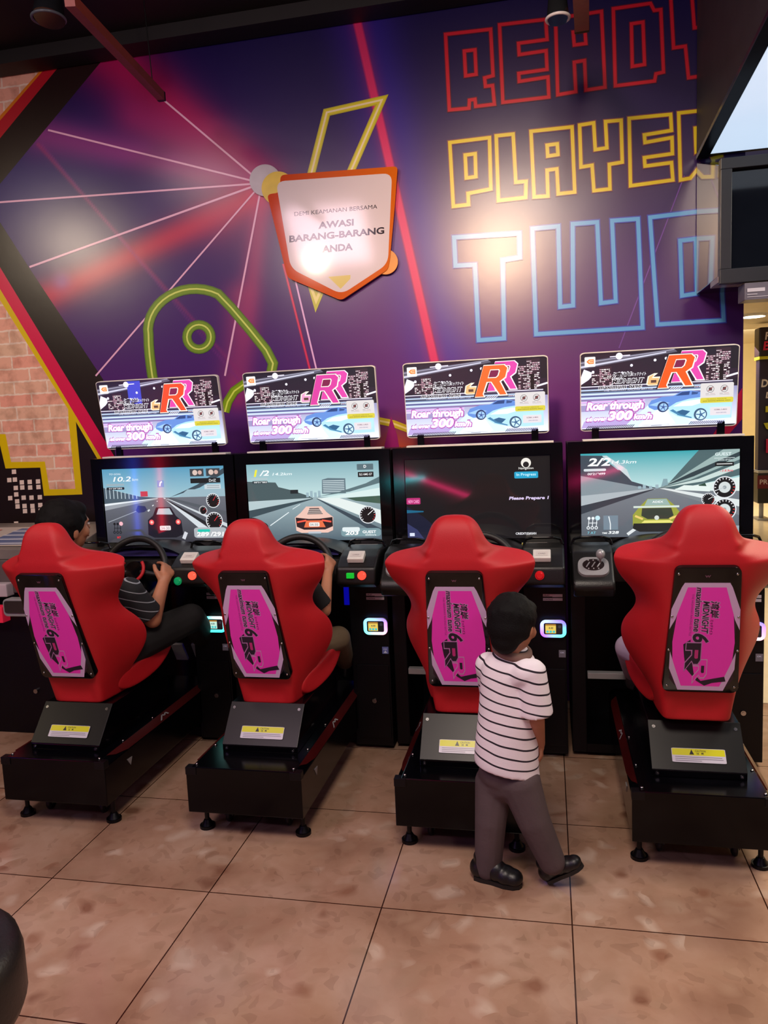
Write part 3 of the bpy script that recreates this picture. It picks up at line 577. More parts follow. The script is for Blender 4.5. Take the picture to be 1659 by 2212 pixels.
        a.poly([(.365, .18), (.36, .30), (.46, .28), (.54, .28), (.64, .30), (.64, .18), (.58, .14), (.42, .14)], (42, 26, 30)); a.poly([(.42, .17), (.44, .26), (.56, .26), (.585, .17)], (226, 110, 70)); a.poly(rrect(.46, .54, .18, .235, .01), (232, 226, 220)); a.line([(.37, .24), (.44, .26)], .012, (250, 90, 70)); a.line([(.56, .26), (.63, .24)], .012, (250, 90, 70)); a.poly(rrect(.45, .55, .09, .115, .01), (180, 190, 200)); a.text('34-30', .468, .19, .03, (100, 110, 120), 0, 0, .06)
        dial(a, .905, .32, .064, 40, nc=(255, 255, 255)); a.poly(rrect(.70, .995, .045, .15, .03), (120, 150, 158)); a.poly(rrect(.71, .84, .11, .165, .015), (220, 230, 232)); a.text('203', .73, .065, .05, (255, 255, 255), .03, .15, .1); a.text('GUEST', .86, .085, .035, (255, 255, 255), .02, 0, .1); a.text('550m/a', .88, .055, .02, (240, 244, 244), .01, 0, .08)
        a.text('1', .055, .84, .09, (232, 226, 60), .04, .2, .03); a.text('/2', .10, .85, .07, (244, 248, 248), .02, .2, .075); a.text('14.2km', .20, .85, .035, (232, 244, 244), .01, .2, .15); a.rect(.03, .80, .16, .825, (170, 192, 196)); a.poly(rrect(.04, .16, .75, .785, .008), (54, 66, 72)); a.text("00'31\"883", .055, .758, .02, (240, 244, 244), .01, 0, .1)
        a.poly(rrect(.84, .96, .89, .965, .005), (86, 108, 116)); a.text('D', .89, .915, .035, (255, 255, 255), .02); a.poly(rrect(.845, .96, .80, .865, .004), (18, 20, 24)); a.text('SLS AMG GT', .855, .82, .028, (240, 240, 240), .01, 0, .095)
    elif k == 3:
        a.rect(0, 0, 1, 1, [(7, 7, 14), (5, 5, 9)]); a.poly([(0, 0), (0, .42), (.12, .28), (.22, .12), (.26, 0)], (10, 18, 44)); a.poly([(0, 0), (0, .20), (.07, .12), (.12, 0)], (46, 52, 96)); a.poly(rrect(.0, .10, .44, .52, .01), (180, 40, 110)); a.text('NEW CARD', .012, .455, .04, (255, 170, 220), .01, 0, .08)
        a.poly([(.0, .33), (0, .37), (.12, .355), (.12, .34)], (16, 96, 130)); a.circ(.84, .915, .034, (232, 228, 220)); a.circ(.84, .895, .02, (20, 20, 24)); a.text('Navigation', .79, .83, .035, (225, 225, 220), .01, 0, .1); a.poly(rrect(.76, .92, .73, .81, .01), (30, 160, 200)); a.text('In Progress', .775, .75, .042, (206, 246, 255), .01, 0, .13)
        a.text('Please Prepare 1', .72, .46, .05, (216, 200, 236), .035, .15, .27); a.text('CREDIT(S)03/01', .76, .035, .035, (236, 236, 240), .02, 0, .14); a.rect(.015, .04, .05, .08, (214, 220, 240))
    else:
        a.rect(0, .5, 1, 1, [(196, 226, 226), (56, 160, 170)]); a.rect(0, 0, 1, .58, [(84, 92, 102), (116, 124, 132)])
        a.poly([(0, .56), (0, .98), (.14, .97), (.16, .92), (.24, .80), (.30, .78), (.33, .66), (.45, .59), (.5, .575)], (58, 72, 84)); a.poly([(.14, .97), (.17, .97), (.30, .80), (.33, .66), (.30, .72), (.24, .82)], (196, 210, 214)); a.poly([(0, .50), (0, .74), (.36, .60), (.48, .565), (.48, .555)], (130, 144, 152)); a.poly([(0, .36), (0, .50), (.47, .57), (.47, .56)], (170, 180, 186)); a.poly([(0, .28), (0, .38), (.47, .565), (.47, .555)], (50, 58, 68))
        for i, x in enumerate((.37, .40, .44, .48)): a.rect(x, .57, x+.02, .60+.015*(i % 2), (150, 176, 186))
        a.poly([(.50, .575), (.57, .64), (.75, 1), (1, 1), (1, .70), (.74, .60), (.60, .56)], (76, 100, 104)); a.poly([(.50, .575), (.62, .68), (.90, 1), (1, 1), (1, .88), (.70, .66)], (150, 174, 172)); a.poly([(.53, .59), (.70, .74), (1, .97), (1, .92), (.72, .70)], (46, 62, 68)); a.poly([(.52, .575), (.75, .67), (1, .84), (1, .78), (.78, .64)], (196, 214, 210))
        a.poly([(.60, .56), (.74, .60), (1, .68), (1, .52), (.8, .53)], (216, 230, 226)); a.poly([(.75, .60), (.79, .62), (.81, .54), (.76, .54)], (40, 70, 56)); a.poly([(.60, .55), (.82, .52), (.82, .58), (.66, .60)], (222, 234, 230)); a.poly([(.50, .57), (.54, .57), (1, .42), (1, .34)], (216, 224, 224)); a.poly([(.495, .57), (.505, .57), (1, .34), (1, .24), (.8, .38)], (120, 128, 134))
        a.line([(.43, .20), (.30, .03)], .02, (216, 222, 224)); a.poly([(.515, .585), (.53, .68), (.555, .68), (.56, .61)], (130, 160, 168))
        a.poly([(.335, .14), (.335, .26), (.38, .36), (.43, .45), (.55, .45), (.60, .37), (.64, .27), (.64, .14), (.60, .08), (.36, .08)], (150, 156, 60)); a.poly([(.41, .37), (.43, .445), (.55, .445), (.575, .37)], (150, 176, 170)); a.text('ADEX', .46, .40, .025, (236, 240, 240), .02, 0, .07); a.poly([(.39, .25), (.395, .34), (.58, .34), (.595, .25), (.56, .21), (.43, .21)], (54, 60, 50)); a.line([(.34, .355), (.63, .355)], .013, (206, 220, 210)); a.poly([(.335, .10), (.34, .16), (.64, .16), (.635, .09), (.60, .06), (.38, .06)], (24, 26, 26)); a.poly([(.39, .165), (.41, .195), (.57, .195), (.60, .165)], (226, 220, 120)); a.circ(.488, .225, .015, (206, 214, 206)); a.line([(.35, .25), (.40, .21)], .014, (230, 200, 110)); a.line([(.57, .21), (.63, .25)], .014, (230, 200, 110))
        dial(a, .91, .565, .073, 200, centre=(206, 214, 214), nc=(190, 196, 200)); dial(a, .81, .43, .042, 30, nc=(255, 255, 255)); dial(a, .91, .31, .073, 210, centre=(206, 214, 214), nc=(190, 196, 200)); gearbox(a, .045, .115); a.text('7 AT', .04, .04, .03, (120, 196, 214), .01, 0, .055)
        a.rect(.145, .09, .24, .26, (112, 132, 146)); a.line([(.19, .09), (.19, .16), (.18, .25)], .006, (230, 238, 240)); a.text('TIME', .135, .04, .02, (240, 244, 246), .02, .15, .035); a.text('328', .175, .04, .034, (240, 244, 246), .03, .15, .07)
        a.text('2/2', .045, .85, .095, (244, 248, 248), .03, .2, .15); a.text('14.3km', .20, .87, .04, (228, 240, 240), .01, .2, .16); a.poly(rrect(.02, .165, .79, .82, .01), (206, 216, 220)); a.text("00'21\"499", .045, .745, .028, (232, 240, 242), .02, .1, .115)
        a.text('GUEST', .85, .93, .035, (226, 240, 240), .015, 0, .10); a.rect(.845, .90, .97, .905, (220, 232, 232)); a.text('550HP/D', .87, .87, .018, (206, 220, 220), .01, 0, .08); a.rect(.85, .81, .965, .855, (16, 20, 22)); a.rect(.86, .83, .955, .838, (240, 240, 240)); a.text('-153m', .88, .745, .024, (226, 50, 70), .02, .15, .08)
        a.rect(.9, .02, 1, .12, (150, 168, 176))
    return a
def caution_art():
    a = Art(.178, .050, .00006); a.poly(rrect(0, 1, 0, 1, .05), (206, 204, 216)); a.poly(rrect(.01, .99, .52, .97, .04), (214, 216, 20)); a.rect(.01, .5, .99, .6, (214, 216, 20))
    a.poly([(.33, .56), (.375, .92), (.42, .56)], (30, 26, 30)); a.text('CAUTION', .44, .75, .14, (60, 56, 30), .01, 0, .2); a.text('注  意', .46, .57, .14, (40, 36, 30), .02, 0, .14)
    for i, x in enumerate((.93, .95, .55)): a.rect(.06, .36-i*.13, x, .40-i*.13, (130, 124, 140))
    return a
def caution2_art():
    a = Art(.118, .016, .00012); a.poly(rrect(0, 1, 0, 1, .03), (214, 206, 200)); a.rect(.01, .08, .25, .92, (206, 200, 40)); a.poly([(.04, .3), (.07, .7), (.10, .3)], (40, 40, 30)); a.text('注 意', .12, .3, .4, (60, 56, 30), .01, 0, .09)
    for i in range(2): a.rect(.29, .3+i*.3, .95, .36+i*.3, (180, 170, 168))
    return a
def seat_sticker():
    "art in panel coordinates u -1..1, v 0..1; returned on a trapezoid"
    hw = lambda v: .122-.021*v
    fn = lambda u, v: (u*hw(v), 0, v*.482)
    a = Art(1, 1, .00004, fn=fn); LI = (216, 186, 226); MG = (250, 56, 200)
    a.poly([(-.70, .87), (-.62, .885), (.62, .885), (.70, .87), (.90, .62), (.84, .35), (.86, .12), (.70, .06), (-.70, .06), (-.86, .12), (-.84, .35), (-.90, .62)], (40, 14, 38))
    a.poly([(-.74, .85), (-.66, .885), (.66, .885), (.74, .85), (.98, .68), (.98, .52), (.84, .60), (.56, .85), (-.56, .85), (-.84, .60), (-.98, .52), (-.98, .68)], LI)
    a.poly([(-.56, .85), (.56, .85), (.80, .64), (.86, .42), (.80, .24), (.56, .06), (-.56, .06), (-.80, .24), (-.86, .42), (-.80, .64)], MG)
    a.poly([(-.90, .34), (-.74, .22), (-.52, .055), (.50, .055), (.74, .22), (.90, .34), (.88, .20), (.60, .02), (-.60, .02), (-.88, .20)], LI)
    a.poly([(-.74, .22), (-.52, .055), (.50, .055), (.74, .22), (.66, .28), (-.66, .28)], MG)
    K_ = (28, 12, 44)
    def vt(t, u, v, h_, wd, c, bd, sh=0):   # text reading downwards, top of letters to the right
        vs, fs, bb = text_polys(t, bd, sh); a.z += a.dz; n = len(a.v)
        for x, y in vs: a.v.append(a.P((u+(y-bb[1])/(bb[3]-bb[1])*h_, v-(x-bb[0])/(bb[2]-bb[0])*wd)))
        a.c += [(*lin(c), 1)]*len(vs); a.f += [[n+i for i in f] for f in fs]; a.m += [0]*len(fs)
    for t, u, v, h_, wd, bd, sh in (('湾岸', .13, .745, .26, .13, .02, .15), ('MIDNIGHT', -.08, .745, .19, .255, .02, .2), ('maximum tune', -.30, .85, .17, .345, .02, .2)):
        vt(t, u-.03, v+.006, h_+.06, wd+.012, (206, 150, 206), bd+.05, sh); vt(t, u, v, h_, wd, K_, bd, sh)
    vt('ミッドナイト', .15, .60, .09, .12, K_, .02); vt('THE HIGHWAY RACING BATTLE', -.42, .80, .06, .33, (170, 60, 150), .0)
    vt('6', -.34, .495, .52, .085, (200, 140, 200), .05, .2); vt('6', -.31, .49, .46, .075, K_, .03, .2)
    # double R reading downwards
    def R90(u, v, s, c, e, hole):
        base = [(0, 0), (.0, .74), (.50, .74), (.62, .62), (.62, .42), (.52, .32), (.80, 0), (.60, 0), (.36, .32), (.20, .32), (.20, 0)]
        P = lambda L: [(u+y*s*2.0, v-x*s) for x, y in L]
        a.line(P(base), .035 if False else .012, e, closed=True) if False else None
        ex = [(-.03, -.04), (-.03, .78), (.52, .78), (.66, .64), (.66, .40), (.56, .32), (.87, -.04), (.58, -.04), (.34, .28), (.23, .28), (.23, -.04)]
        a.poly(P(ex), e); a.poly(P(base), c); a.poly(P([(.20, .44), (.20, .62), (.44, .62), (.46, .58), (.46, .48), (.42, .44)]), hole)
    a.poly([(-.55, .40), (-.36, .44), (-.30, .30), (-.20, .16), (.0, .10), (.30, .12), (.62, .14), (.66, .10), (.30, .085), (.1, .06), (-.12, .10), (-.42, .20), (-.50, .30)], K_)
    R90(-.22, .275, .235, MG, (206, 170, 206), K_); R90(-.46, .412, .275, K_, (190, 130, 190), (200, 44, 130))
    a.text('W', -.09, .925, .018, (110, 70, 90), .06, 0, .18)
    return a
# ------------------------------------------------------------------ racing machine
_mesh = {}
def shared(key, name, make, m, parent, loc=None, smooth=False, angle=None):
    if key not in _mesh:
        o = obj(name, make(), m, parent, smooth, loc, angle); _mesh[key] = o.data; return o
    o = bpy.data.objects.new(name, _mesh[key]); C.objects.link(o); o.parent = parent
    if loc is not None: o.location = loc
    return o
def BX(*a, **k):
    def f(): bm = bmesh.new(); box(bm, *a, **k); return bm
    return f
def seat_shell_bm():
    # z, half width, rear centre y, wing depth, extra forward set of the wings (top faces of the shoulders)
    T = [(.445, .126, .168, .17, 0), (.452, .128, .165, .175, 0), (.50, .134, .155, .18, 0), (.54, .150, .145, .185, 0), (.583, .178, .132, .21, 0), (.63, .208, .118, .235, 0), (.68, .232, .103, .25, 0), (.74, .240, .084, .245, 0), (.79, .226, .069, .22, 0), (.826, .205, .058, .19, 0), (.857, .194, .049, .175, 0),
         (.89, .198, .038, .165, 0), (.925, .218, .028, .16, 0), (.965, .252, .016, .15, 0), (1.00, .268, .006, .148, 0), (1.025, .274, .0, .145, 0), (1.038, .275, -.002, .143, 0), (1.046, .272, -.002, .14, .012), (1.060, .262, -.003, .13, .05), (1.073, .235, -.003, .11, .075), (1.085, .185, -.002, .09, .085), (1.097, .140, -.001, .06, .07), (1.112, .119, 0, .055, .04),
         (1.135, .105, .002, .055, .02), (1.16, .095, .006, .055, .01), (1.185, .084, .014, .05, .006), (1.203, .070, .026, .045, 0), (1.216, .052, .040, .035, 0), (1.222, .028, .052, .02, 0)]
    bm = bmesh.new(); rings = []
    for z, w, yc, d, e in T:
        w *= 1.02; th = .085 if z < 1.1 else .085*max(.25, (1.235-z)/.13)
        c = min(.118, w*.84) if z < 1.05 else min(.118, w*.80); th = max(th, .02)
        if z > 1.06: c = min(.100, w*.70)
        rc_ = .012 if .46 < z < .535 else 0
        g = w-c
        if z <= 1.09: h = [(0, rc_), (c*.62, rc_), (c*.72, 0), (c, 0.002), (c+g*.30, d*.22+e*.7), (c+g*.72, d*.66+e), (w-.006, d*.94+e), (w, d*1.02+e), (w-.014, d*1.02+e+.02), (c+g*.3, d*.6+e+.05), (c*.8, th+.02), (0, th+.02)]
        else: h = [(0, 0), (c*.62, 0), (c*.8, 0), (c, .003), (c+g*.35, d*.14+e*.6), (c+g*.75, d*.4+e), (w-.003, d*.75+e), (w, d+.01+e), (w-.012, d+e+th*.4), (c+g*.3, d*.5+e+th*.7), (c*.8, th+.02), (0, th+.02)]
        r = [(x, yc+y, z) for x, y in h]+[(-x, yc+y, z) for x, y in h[-2:0:-1]]
        rings.append([Vector(p) for p in r])
    ring_faces(bm, rings)
    return bm
def seat_panel_bm():
    P = []
    for sx, sy in ((1, 1), (-1, 1), (-1, 0), (1, 0)):
        hw = .101 if sy else .122
        for i in range(5):
            t = math.radians({(1, 1): 0, (-1, 1): 90, (-1, 0): 180, (1, 0): 270}[(sx, sy)]+22.5*i)
            P.append((sx*(hw-.022)+.022*math.cos(t), (.482-.022 if sy else .022)+.022*math.sin(t)))
    bm = bmesh.new(); prism(bm, P, -.014, .02, 'y', bev=.003); return bm
def bolt_bm():
    bm = bmesh.new(); cyl(bm, (0, 0, 0), (0, -.003, 0), .007, .006, 12); cyl(bm, (0, -.003, 0), (0, -.004, 0), .003, .002, 6); return bm
def base_body_bm():
    bm = bmesh.new()
    # box with sloped shoulders along both sides, open recess for the inlay
    prism(bm, [(-.23, .105), (.23, .105), (.23, .262), (.205, .287), (-.205, .287), (-.23, .262)], 2.60, 3.62, 'y', bev=.003); return bm
def inlay_bm(s):
    def f():
        bm = bmesh.new(); q = []
        for y, t in ((2.66, .05), (2.70, .55), (2.78, .95), (3.0, 1.0), (3.45, 1.0), (3.5, .8)): q.append((y, t))
        top = [Vector((s*.2065, y, .2875)) for y, t in q]; bot = [Vector((s*(.2065+.0245*t), y, .2875-.0255*t)) for y, t in q]
        n = Vector((s*.002, 0, .002)); vs = [bm.verts.new(p+n) for p in top+bot[::-1]]; bm.faces.new(vs)
        vb = [bm.verts.new(p-n) for p in top+bot[::-1]]; bm.faces.new(vb[::-1])
        for i in range(len(vs)): j = (i+1) % len(vs); bm.faces.new((vs[i], vb[i], vb[j], vs[j]))
        return bm
    return f
def mark_bm(s):      # little light emblem on the inlay and the triangle below
    def f():
        bm = bmesh.new(); y0 = 3.06
        for a, b in (((0, -.010), (.03, .010)), ((.03, .010), (.045, 0)), ((.045, 0), (.06, .010)), ((.06, .010), (.075, -.004))):
            p = [Vector((s*(.2195-v*.7), y0+u, .2748+v*.7)) for u, v in (a, (a[0]+.012, a[1]), (b[0]+.012, b[1]), b)]; off = Vector((s*.003, 0, .003))
            vs = [bm.verts.new(k+off) for k in p]; bm.faces.new(vs)
        return bm
    return f
def tri_bm(s):
    def f(): bm = bmesh.new(); prism(bm, [(2.76, .225), (2.80, .222), (2.785, .192)], s*.2295, s*.2325, 'x'); return bm
    return f
def wedge_bm():
    bm = bmesh.new(); prism(bm, [(2.705, .287), (2.705, .312), (2.825, .445), (3.22, .445), (3.30, .40), (3.30, .287)], -.156, .156, 'x', bev=.003); return bm
def cushion_bm():
    bm = bmesh.new(); P = [(2.90, .455), (2.88, .50), (2.94, .53), (3.05, .55), (3.20, .605), (3.27, .60), (3.27, .56), (3.14, .485), (3.0, .455)]
    rings = []
    for x, k, zz in ((-.212, .86, .012), (-.20, 1, .02), (-.16, 1, .012), (-.12, 1, -.01), (0, 1, -.02), (.12, 1, -.01), (.16, 1, .012), (.20, 1, .02), (.212, .86, .012)):
        cy = 3.05; cz = .51; rings.append([Vector((x*(.62+.38*min(1, max(0, (p[0]-2.86)/.3))), cy+(p[0]-cy)*k, cz+(p[1]-cz)*k+(zz if i in (1, 2, 3, 4) else 0))) for i, p in enumerate(P)])
    ring_faces(bm, rings); return bm
def machine(i, cx, sy, label, py=0, sz=0, sx=0):
    t = thing('arcade_racing_machine', label, 'arcade machine', (cx, 0, 0), 'row of four racing machines along the mural wall')
    G, S, D = M['blackgloss'], M['blacksheet'], M['darkplast']
    # --- cabinet
    def body():
        bm = bmesh.new()
        box(bm, -.400, -.335, 3.50, 3.98, .02, .95, .004); box(bm, .215, .400, 3.47, 3.98, .02, .86, .004)
        box(bm, -.335, .215, 3.92, 3.98, .02, .95); box(bm, -.335, .215, 3.5, 3.92, .02, .06)
        prism(bm, [(3.66, .86), (3.69, .93), (3.69, 1.425), (3.98, 1.425), (3.98, .86)], -.400, .400, 'x', bev=.004)
        return bm
    shared('body', 'cabinet_body', body, M['blackmat'], t)
    def bezel():
        bm = bmesh.new(); X, x = .398, .345; z0, z1, a, b = .935, 1.43, .984, 1.376
        for q in ((-X, -x, z0, z1), (x, X, z0, z1), (-x, x, b, z1), (-x, x, z0, a)): box(bm, q[0], q[1], 3.668, 3.70, q[2], q[3])
        return bm
    shared('bezel', 'monitor_bezel', bezel, G, t)
    sc = screen_art(i); o = sc.build('monitor_screen', M['screen'], t, (-SW/2, 3.676, .986)); o['label'] = ['', 'screen showing a dark car on a grey highway', 'screen showing an orange sports car from behind', 'almost black screen with a blue box reading In Progress', 'screen showing a yellow-green winged racing car'][i]
    def panel(): bm = bmesh.new(); box(bm, -.35, .35, 3.677, 3.70, .98, 1.38); return bm
    shared('lcd', 'monitor_panel', panel, M['blackgloss'], t)
    shared('trim', 'top_edge_strip', BX(-.33, .36, 3.672, 3.74, 1.431, 1.439, bev=.001), M['white'], t)
    if i in (2, 3): o = caution2_art().build('caution_label', M['stick'], t, (.205, 3.666, .950))
    # --- lit sign on two brackets
    for s in (-.27, .275):
        shared('brk', 'sign_bracket', BX(-.016, .016, 3.735, 3.755, 1.43, 1.55, bev=.002), M['blacksheet'], t, (s, 0, 0))
    mq = bpy.data.objects.new('sign_board', None); C.objects.link(mq); mq.parent = t
    def board(): bm = bmesh.new(); prism(bm, [((x-.5)*.678, (y)*.36-.004) for x, y in rrect(0, 1, 0, 1, .035)], .0005, .022, 'y', bev=.002); return bm
    bpy.data.objects.remove(mq)
    tilt = math.radians(-9 if i > 1 else -11)
    mq = shared('board', 'sign_board', board, M['white'], t, (0.002, 3.738, 1.478)); mq.rotation_euler = (-tilt*.9, 0, 0)
    o = marquee_art(i).build('sign_picture', M['marq'], mq, (-.335, -.0002, 0))
    n1 = notice_art().build('notice_sticker', M['notice'], mq, (.335-.150 if i != 4 else .335-.155, -.010, .105)); n1['label'] = 'white and yellow notice sticker'
    n2 = notice2_art().build('notice_sticker', M['notice'], mq, (.335-.115, -.026, .052)); n2['label'] = 'small pale pink notice sticker'
    # --- dashboard
    def dash():
        bm = bmesh.new()
        prism(bm, [(3.68, .83), (3.30, .83), (3.255, .855), (3.265, .925), (3.34, .965), (3.40, .985), (3.55, .985), (3.68, .95)], .215, .395, 'x', bev=.012, seg=3)
        prism(bm, [(3.68, .80), (3.26, .80), (3.225, .84), (3.235, .87), (3.36, .975), (3.45, .99), (3.55, .985), (3.68, .95)], -.395, -.225, 'x', bev=.014, seg=3)
        prism(bm, [(3.68, .83), (3.42, .83), (3.40, .87), (3.41, .94), (3.46, .965), (3.68, .945)], -.24, .23, 'x', bev=.008)
        cyl(bm, (0.02, 3.45, .88), (.02, 3.30, .905), .05, .045, 20); box(bm, -.03, .07, 3.30, 3.42, .80, .88, .012)
        return bm
    shared('dash', 'dashboard', dash, D, t, angle=35)
    def hood():     # arched instrument hood
        bm = bmesh.new(); rings = []
        for k in range(17):
            x = -.235+.47*k/16; e = 1-(abs(x)/.235)**2.4; z = .955+.062*e
            rings.append([Vector((x, 3.405, z-.006)), Vector((x, 3.40, z)), Vector((x, 3.45, z+.008)), Vector((x, 3.64, z-.01)), Vector((x, 3.64, z-.03)), Vector((x, 3.42, z-.018))])
        ring_faces(bm, rings); return bm
    shared('hood', 'instrument_hood', hood, D, t, angle=40)
    def dials(): bm = bmesh.new(); prism(bm, [(3.412, .958), (3.44, .985), (3.46, .985), (3.44, .95)], -.19, .19, 'x', bev=.003); return bm
    shared('dials', 'instrument_window', dials, mat('glossy_blue_instrument', (60, 54, 110), .08, coat=.5) if 'dials' not in _mesh else None, t)
    def grille():   # raised handle rim of a pod
        bm = bmesh.new()
        for s in (1,):
            c = 0; P = [(c-.085, 3.50, .985), (c-.075, 3.50, 1.008), (c-.045, 3.47, 1.020), (c+.045, 3.47, 1.020), (c+.075, 3.50, 1.008), (c+.085, 3.50, .985)]
            for a, b in zip(P, P[1:]): capsule(bm, a, b, .006, .006, 8)
        return bm
    [shared('rim', 'pod_rim', grille, M['blackgloss'], t, (x, 0, 0), smooth=True) for x in (-.305, .305)]
    # wheel
    ctr = Vector((.036, 3.27, .915)); nx = Vector((1, 0, 0)); ny = Vector((0, math.sin(math.radians(24)), math.cos(math.radians(24)))); nz = nx.cross(ny)
    def wheel():
        bm = bmesh.new(); torus(bm, (0, 0, 0), .156, .0155, nx, ny, seg=56, n=14)
        for a in (90+100, 90-100, 270): e = nx*math.cos(math.radians(a))+ny*math.sin(math.radians(a)); capsule(bm, e*.04, e*.145, .014, .011, 8)
        return bm
    wh = shared('wheel', 'steering_wheel', wheel, M['rubber'], t, ctr, smooth=True)
    def hub(): bm = bmesh.new(); cyl(bm, -nz*-.012, nz*-.02, .042, .05, 28); return bm
    shared('hub', 'wheel_hub', hub, M['blackgloss'], wh, angle=40)
    def hr(): bm = bmesh.new(); torus(bm, (0, 0, 0), .058, .008, nx, ny, math.radians(140), math.radians(400), 30, 8); bmesh.ops.translate(bm, verts=bm.verts, vec=nz*.02); return bm
    o = shared('hubring', 'wheel_accent', hr, M['red'], wh, smooth=True); o['label'] = 'red horseshoe accent'
    # shifter on the left pod
    sdir = Vector((0, .125, .105)).normalized(); sn = Vector((0, -sdir.z, sdir.y)); so = Vector((-.31, 3.292, .918))
    def plate():
        bm = bmesh.new(); P = rrect(-.062, .062, -.048, .048, .035, 6); tt = bmesh.new()
        A = [tt.verts.new(Vector((p[0], 0, 0))+sdir*p[1]+sn*.012) for p in P]; B = [tt.verts.new(Vector((p[0]*1.03, 0, 0))+sdir*p[1]*1.03) for p in P]
        tt.faces.new(A); n = len(P)
        for k in range(n): tt.faces.new((A[k], B[k], B[(k+1) % n], A[(k+1) % n]))
        merge(bm, tt); return bm
    sh = shared('splate', 'gear_shifter', plate, M['silver'], t, so, angle=30); sh['label'] = 'silver gear shift plate'
    def well():
        bm = bmesh.new(); c = sn*.0125+sdir*.006
        x = Vector((1, 0, 0)); A = [bm.verts.new(c+x*.044*math.cos(a)+sdir*.030*math.sin(a)) for a in [2*math.pi*k/28 for k in range(28)]]; B = [bm.verts.new(v.co+sn*.002) for v in A]
        bm.faces.new(B); [bm.faces.new((A[k], A[(k+1) % 28], B[(k+1) % 28], B[k])) for k in range(28)]; return bm
    shared('swell', 'shift_gate', well, mat('dark_shift_gate', (34, 22, 24), .3) if 'swell' not in _mesh else None, sh)
    def pins():
        bm = bmesh.new()
        for u in (-.02, 0, .02):
            for v in (-.016, .028): ell(bm, sn*.015+Vector((u, 0, 0))+sdir*v, (.0035, .003, .0035), n=8)
        for u in (-.022, 0, .022): capsule(bm, sn*.015+Vector((u-.006, 0, 0))+sdir*-.006, sn*.015+Vector((u+.006, 0, 0))+sdir*.016, .003, .003, 6)
        return bm
    shared('pins', 'gate_marks', pins, M['silver'], sh, smooth=True)
    def knob(): bm = bmesh.new(); b0 = Vector((.028, 0, 0))+sdir*.02+sn*.01; capsule(bm, b0, b0+sn*.045, .006, .007, 10); ell(bm, b0+sn*.05+sdir*.004, (.019, .019, .021)); return bm
    shared('knob', 'shift_knob', knob, M['silver'], sh, smooth=True)
    # buttons, ticket box, labels, reader on the right column
    def btn(): bm = bmesh.new(); cyl(bm, (0, 0, 0), (0, -.010, 0), .019, .019, 24); cyl(bm, (0, -.010, 0), (0, -.016, 0), .016, .012, 24); return bm
    rb = {1: (1, (255, 70, 50), 2.2), 2: (1, (255, 60, 44), 2.2), 3: (0, (190, 20, 28), .25), 4: (1, (255, 60, 44), 1)}[i]
    o = obj('push_button', btn(), mat('red_button', (200, 20, 26), .25, emit=rb[1], es=rb[2]), t, loc=(.335 if i != 3 else .29, 3.262, .893), angle=40); o['label'] = 'round red button'
    if i != 3:
        if i == 1: g = obj('push_button', btn(), mat('green_button', (16, 150, 90), .25, emit=(10, 150, 90), es=.35), t, loc=(.262, 3.262, .868), angle=40); g['label'] = 'round green button'
        else:
            bm = bmesh.new(); box(bm, -.017, .017, -.014, 0, -.012, .012, .003); g = obj('push_button', bm, mat('green_square_button', (10, 150, 40), .25, emit=(20, 200, 50), es=.6), t, loc=(.283, 3.262, .893)); g['label'] = 'lit green rectangular button'
    def holder(): bm = bmesh.new(); box(bm, -.037, .037, -.03, .03, -.014, .010, .004); return bm
    ho = shared('holder', 'card_box', holder, M['white'], t, (.300, 3.315, .968)); ho.rotation_euler = (math.radians(-28)*-1, 0, 0)
    if 'hol2' not in _mesh: pass
    a = Art(.05, .03, .0003); a.rect(0, 0, 1, 1, (214, 208, 202)); a.text('CARD', .2, .35, .25, (90, 80, 80), 0, .2, .6); lb = a.build('card_box_print', M['stick'], ho, (-.025, -.0301, -.015)); lb.rotation_euler = (math.radians(-90), 0, 0); lb.location = (-.025, -.016, .0108)
    a = Art(.085, .030, .0003); a.rect(0, .62, .48, 1, (252, 246, 252)); a.rect(.48, .55, 1, 1, (250, 244, 252)); a.rect(0, 0, 1, .42, (248, 242, 250)); a.text('1PLAY', .04, .70, .22, (50, 40, 50), .02, .1, .3); a.text('CONTINUE', .04, .08, .24, (80, 70, 90), .02, .1, .46)
    a.build('price_strip', M['stick'], t, (.300, 3.466, .735))
    a = Art(.03, .034, .0003); a.rect(0, 0, 1, 1, (110, 120, 190) if i == 2 else (120, 116, 130)); a.text('OK', .2, .55, .2, (220, 226, 255), .02, .1, .6); a.poly([(.2, .1), (.8, .1), (.5, .5)], (220, 226, 250)) if i == 2 else None; a.build('small_label', M['stick'], t, (.365, 3.466, .475))
    rd = bpy.data.objects.new('card_reader', None)
    def shell(): bm = bmesh.new(); prism(bm, rrect(-.055, .055, -.038, .038, .024, 6), -.022, .002, 'y', bev=.005, seg=3); return bm
    rd = shared('rdr', 'card_reader', shell, M['white'], t, (.342, 3.468, .612), smooth=False, angle=40)
    a = Art(1, 1, .0002); out = rrect(-.057, .057, -.040, .040, .025, 6); inn = rrect(-.041, .041, -.026, .026, .008, 6); n = len(out)
    pal = {1: [(60, 220, 220), (250, 250, 250), (60, 240, 210), (40, 220, 230)], 2: [(120, 200, 255), (120, 90, 255), (90, 240, 230), (255, 150, 170)], 3: [(150, 190, 255), (110, 70, 255), (150, 60, 255), (70, 240, 200)], 4: [(120, 200, 255), (120, 90, 255), (90, 240, 230), (255, 150, 170)]}[i]
    def pc(p): u = (p[0]+.055)/.11; v = (p[1]+.038)/.076; mix = lambda A, B, t_: [A[k]*(1-t_)+B[k]*t_ for k in range(3)]; return tuple(mix(mix(pal[2], pal[3], u), mix(pal[0], pal[1], u), v))
